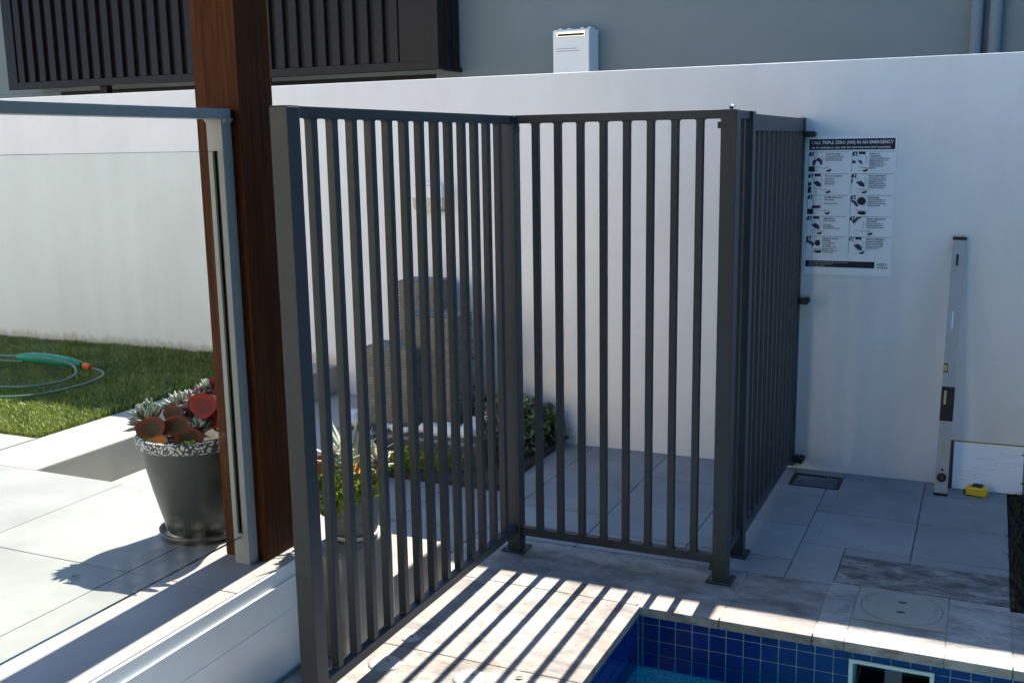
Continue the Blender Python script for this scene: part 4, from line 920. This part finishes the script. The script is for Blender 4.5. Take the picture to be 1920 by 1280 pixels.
# ------------------------------------------------------------------ stone pot behind the fence bars
P2 = Vector((-1.955, 2.955, .353))
po2 = thing('plant_pot', 'pitted grey stone pot on the concrete step behind the fence bars', 'plant pot', P2, 'plant pots')
MB().lathe([(.0001, .014), (.072, .014), (.080, .03), (.092, .10), (.103, .18), (.106, .192), (.101, .2), (.093, .192), (.092, .17)], P2, 56).build('body', 'stone_pot', po2)
MB().lathe([(.0001, .002), (.072, .002), (.082, .010), (.088, .022), (.083, .024), (.076, .012), (.0001, .010)], P2, 48).build('saucer', 'pale_bowl', po2)
MB().lathe([(.0001, .182), (.093, .178)], P2, 32).build('soil', 'soil', po2)
g2 = 'succulents in the stone pot'
z2 = P2.z+.192; W3 = lambda x, y, z: (P2.x+x, P2.y+y, z2+z)
sedum('lime_sedum', 'bright lime sedum spilling over the rim of the stone pot', [(W3(-.04, -.06, .045), (.07, .06, .035)), (W3(.05, -.05, .045), (.07, .06, .035)), (W3(-.07, -.10, .01), (.05, .035, .05)), (W3(.03, -.11, .02), (.06, .035, .05)), (W3(.09, -.06, .02), (.045, .045, .045)), (W3(.0, -.12, -.03), (.05, .02, .04)), (W3(-.06, -.09, -.005), (.04, .035, .035)), (W3(.0, -.105, -.01), (.045, .03, .045)), (W3(.055, -.085, .0), (.04, .035, .035)), (W3(.1, -.04, .0), (.03, .04, .03)), (W3(-.03, -.118, -.055), (.035, .018, .035)), (W3(.05, -.112, -.04), (.025, .018, .04)), (W3(-.1, -.04, 0), (.03, .04, .03)), (W3(.02, -.08, .03), (.06, .04, .02))], 'lime', g2, None, .0105, 85, loc=W3(0, -.09, 0))
k_ = 0
for x, y, z, L_, lab in ((.0, -.03, .085, .05, 'pale grey rosette succulent at the centre of the stone pot'), (.11, .0, .075, .055, 'pale grey rosette leaning out on the right side of the stone pot'), (-.07, -.01, .08, .05, 'pale rosette at the left of the stone pot'), (.06, .05, .085, .045, 'small pale rosette behind the centre of the stone pot')):
    rosette('pale_rosette', lab, W3(x, y, z), .02, 34, 'rosette', g2, (.2, x*3), .8, L0=L_, seed=20+k_); k_ += 1
paddle_plant('paddle_plant', 'yellow orange paddle leaves at the left of the stone pot', [(W3(-.06, -.07, .062), (.3, -.7, .5), .030), (W3(-.095, -.05, .075), (.5, -.8, .3), .028), (W3(.075, -.035, .066), (.1, -.3, .9), .036)], 'paddle_orange', g2, W3(-.08, -.04, -.01))
sp = MB(); rd = random.Random(5)
for i in range(26):
    a = i*2.4+rd.uniform(-.2, .2); el = R(rd.uniform(22, 80)); dv = Vector((math.cos(a)*math.cos(el), math.sin(a)*math.cos(el), math.sin(el)))
    sp.flat_leaf(W3(-.02+.01*math.cos(a), .05+.01*math.sin(a), .03), dv, rd.uniform(.17, .27), .0075, droop=rd.uniform(.05, .35), tint=rd.random(), seg=6)
tag(sp.build('spiky_plant', 'spike', loc=W3(-.02, .05, 0)), 'striped sword leaved plant at the back of the stone pot', 'plant', g2)

# ------------------------------------------------------------------ garden bed planting
tag(bx(-2.955, -2.14, 4.52, YW-.002, -.03, .03, .01).build('garden_bed', 'soil'), kind=S)
spots = []
rd = random.Random(11)
for i in range(46):
    x = rd.uniform(-2.80, -2.42); yl = 4.53+(x+2.74)*.55
    spots.append(((x, rd.uniform(max(4.5, yl), 4.70), rd.uniform(.03, .085)), (.05, .045, .04)))
sedum('bed_sedum', 'bright green sedum carpet in front of the slate towers', spots, 'bedlime', None, 'stuff', .013, 55, cat='ground cover', loc=(-2.6, 4.6, .02))
gt_ = MB()
for i in range(340):
    a = rd.uniform(0, 6.28); el = R(rd.uniform(35, 85)); dv = Vector((math.cos(a)*math.cos(el), math.sin(a)*math.cos(el), math.sin(el)))
    gt_.flat_leaf((rd.uniform(-2.56, -2.38), rd.uniform(4.66, 4.80), .03), dv, rd.uniform(.09, .19), .0028, droop=rd.uniform(.1, .6), tint=rd.random(), seg=4)
tag(gt_.build('tufted_grass', 'spike', loc=(-2.47, 4.73, .02)), 'fine grassy tuft between the sedum carpet and the leafy shrub', 'grass tuft')
def shrub(name, label, lobes, n, L_, mat_, basep):
    m_ = MB(); rd_ = random.Random(9); tot = sum(l_[1][0]*l_[1][2] for l_ in lobes)
    for c_, r3 in lobes:
        for k_ in range(int(n*r3[0]*r3[2]/tot)):
            v_ = Vector((rd_.gauss(0, 1), rd_.gauss(0, 1), rd_.gauss(0, 1)+.25)).normalized(); dpt = rd_.uniform(.7, 1.03)
            p_ = Vector(c_)+Vector((v_.x*r3[0], v_.y*r3[1], v_.z*r3[2]))*dpt
            if p_.z < .03: continue
            dv = v_*.7+Vector((rd_.uniform(-1, 1), rd_.uniform(-1, 1), rd_.uniform(-.7, .9)))*.8
            m_.flat_leaf(p_, dv, L_*rd_.uniform(.7, 1.25), L_*.26, up=v_+Vector((rd_.uniform(-.5, .5), rd_.uniform(-.5, .5), rd_.uniform(-.3, .5))), droop=rd_.uniform(0, .3), tint=min(1, max(0, rd_.gauss(.45, .25))), seg=3)
    o = m_.build(name, mat_, loc=basep); tag(o, label, 'shrub')
    s_ = MB()
    for c_, r3 in lobes: s_.cyl(basep, c_, .012, .005, 6)
    s_.build('stem', 'stem', o)
    return o
shrub('leafy_shrub', 'low dark green leafy shrub against the white wall beside the paving',
      [((-2.33, 5.22, .15), (.15, .17, .16)), ((-2.25, 5.32, .12), (.12, .12, .13)), ((-2.40, 5.08, .15), (.13, .15, .15)), ((-2.32, 4.98, .10), (.11, .12, .11)), ((-2.20, 5.36, .07), (.09, .08, .09)), ((-2.46, 5.22, .17), (.14, .15, .15)), ((-2.27, 5.14, .10), (.10, .14, .11)), ((-2.42, 4.90, .08), (.10, .1, .10))], 2600, .042, 'shrub', (-2.33, 5.18, .02))

# a few dry leaves blown onto the paving
for x, y, a_, lab in ((-1.30, 2.85, .4, 'tiny dry leaf on the sunlit travertine between fence shadows'), (-2.60, 2.30, 1.3, 'tiny dry leaf in the shadow of the large pot'), (-.95, 4.62, 2.2, 'tiny dry leaf on the grey pavers inside the fence')):
    z = .0015 if x > -2 else .352
    m_ = MB().flat_leaf((x, y, z+.002), (math.cos(a_), math.sin(a_), .15), .028, .006, droop=.1, tint=.2, seg=3)
    tag(m_.build('dry_leaf', 'stem', loc=(x, y, z)), lab, 'dry leaf', 'dry leaves on the paving')
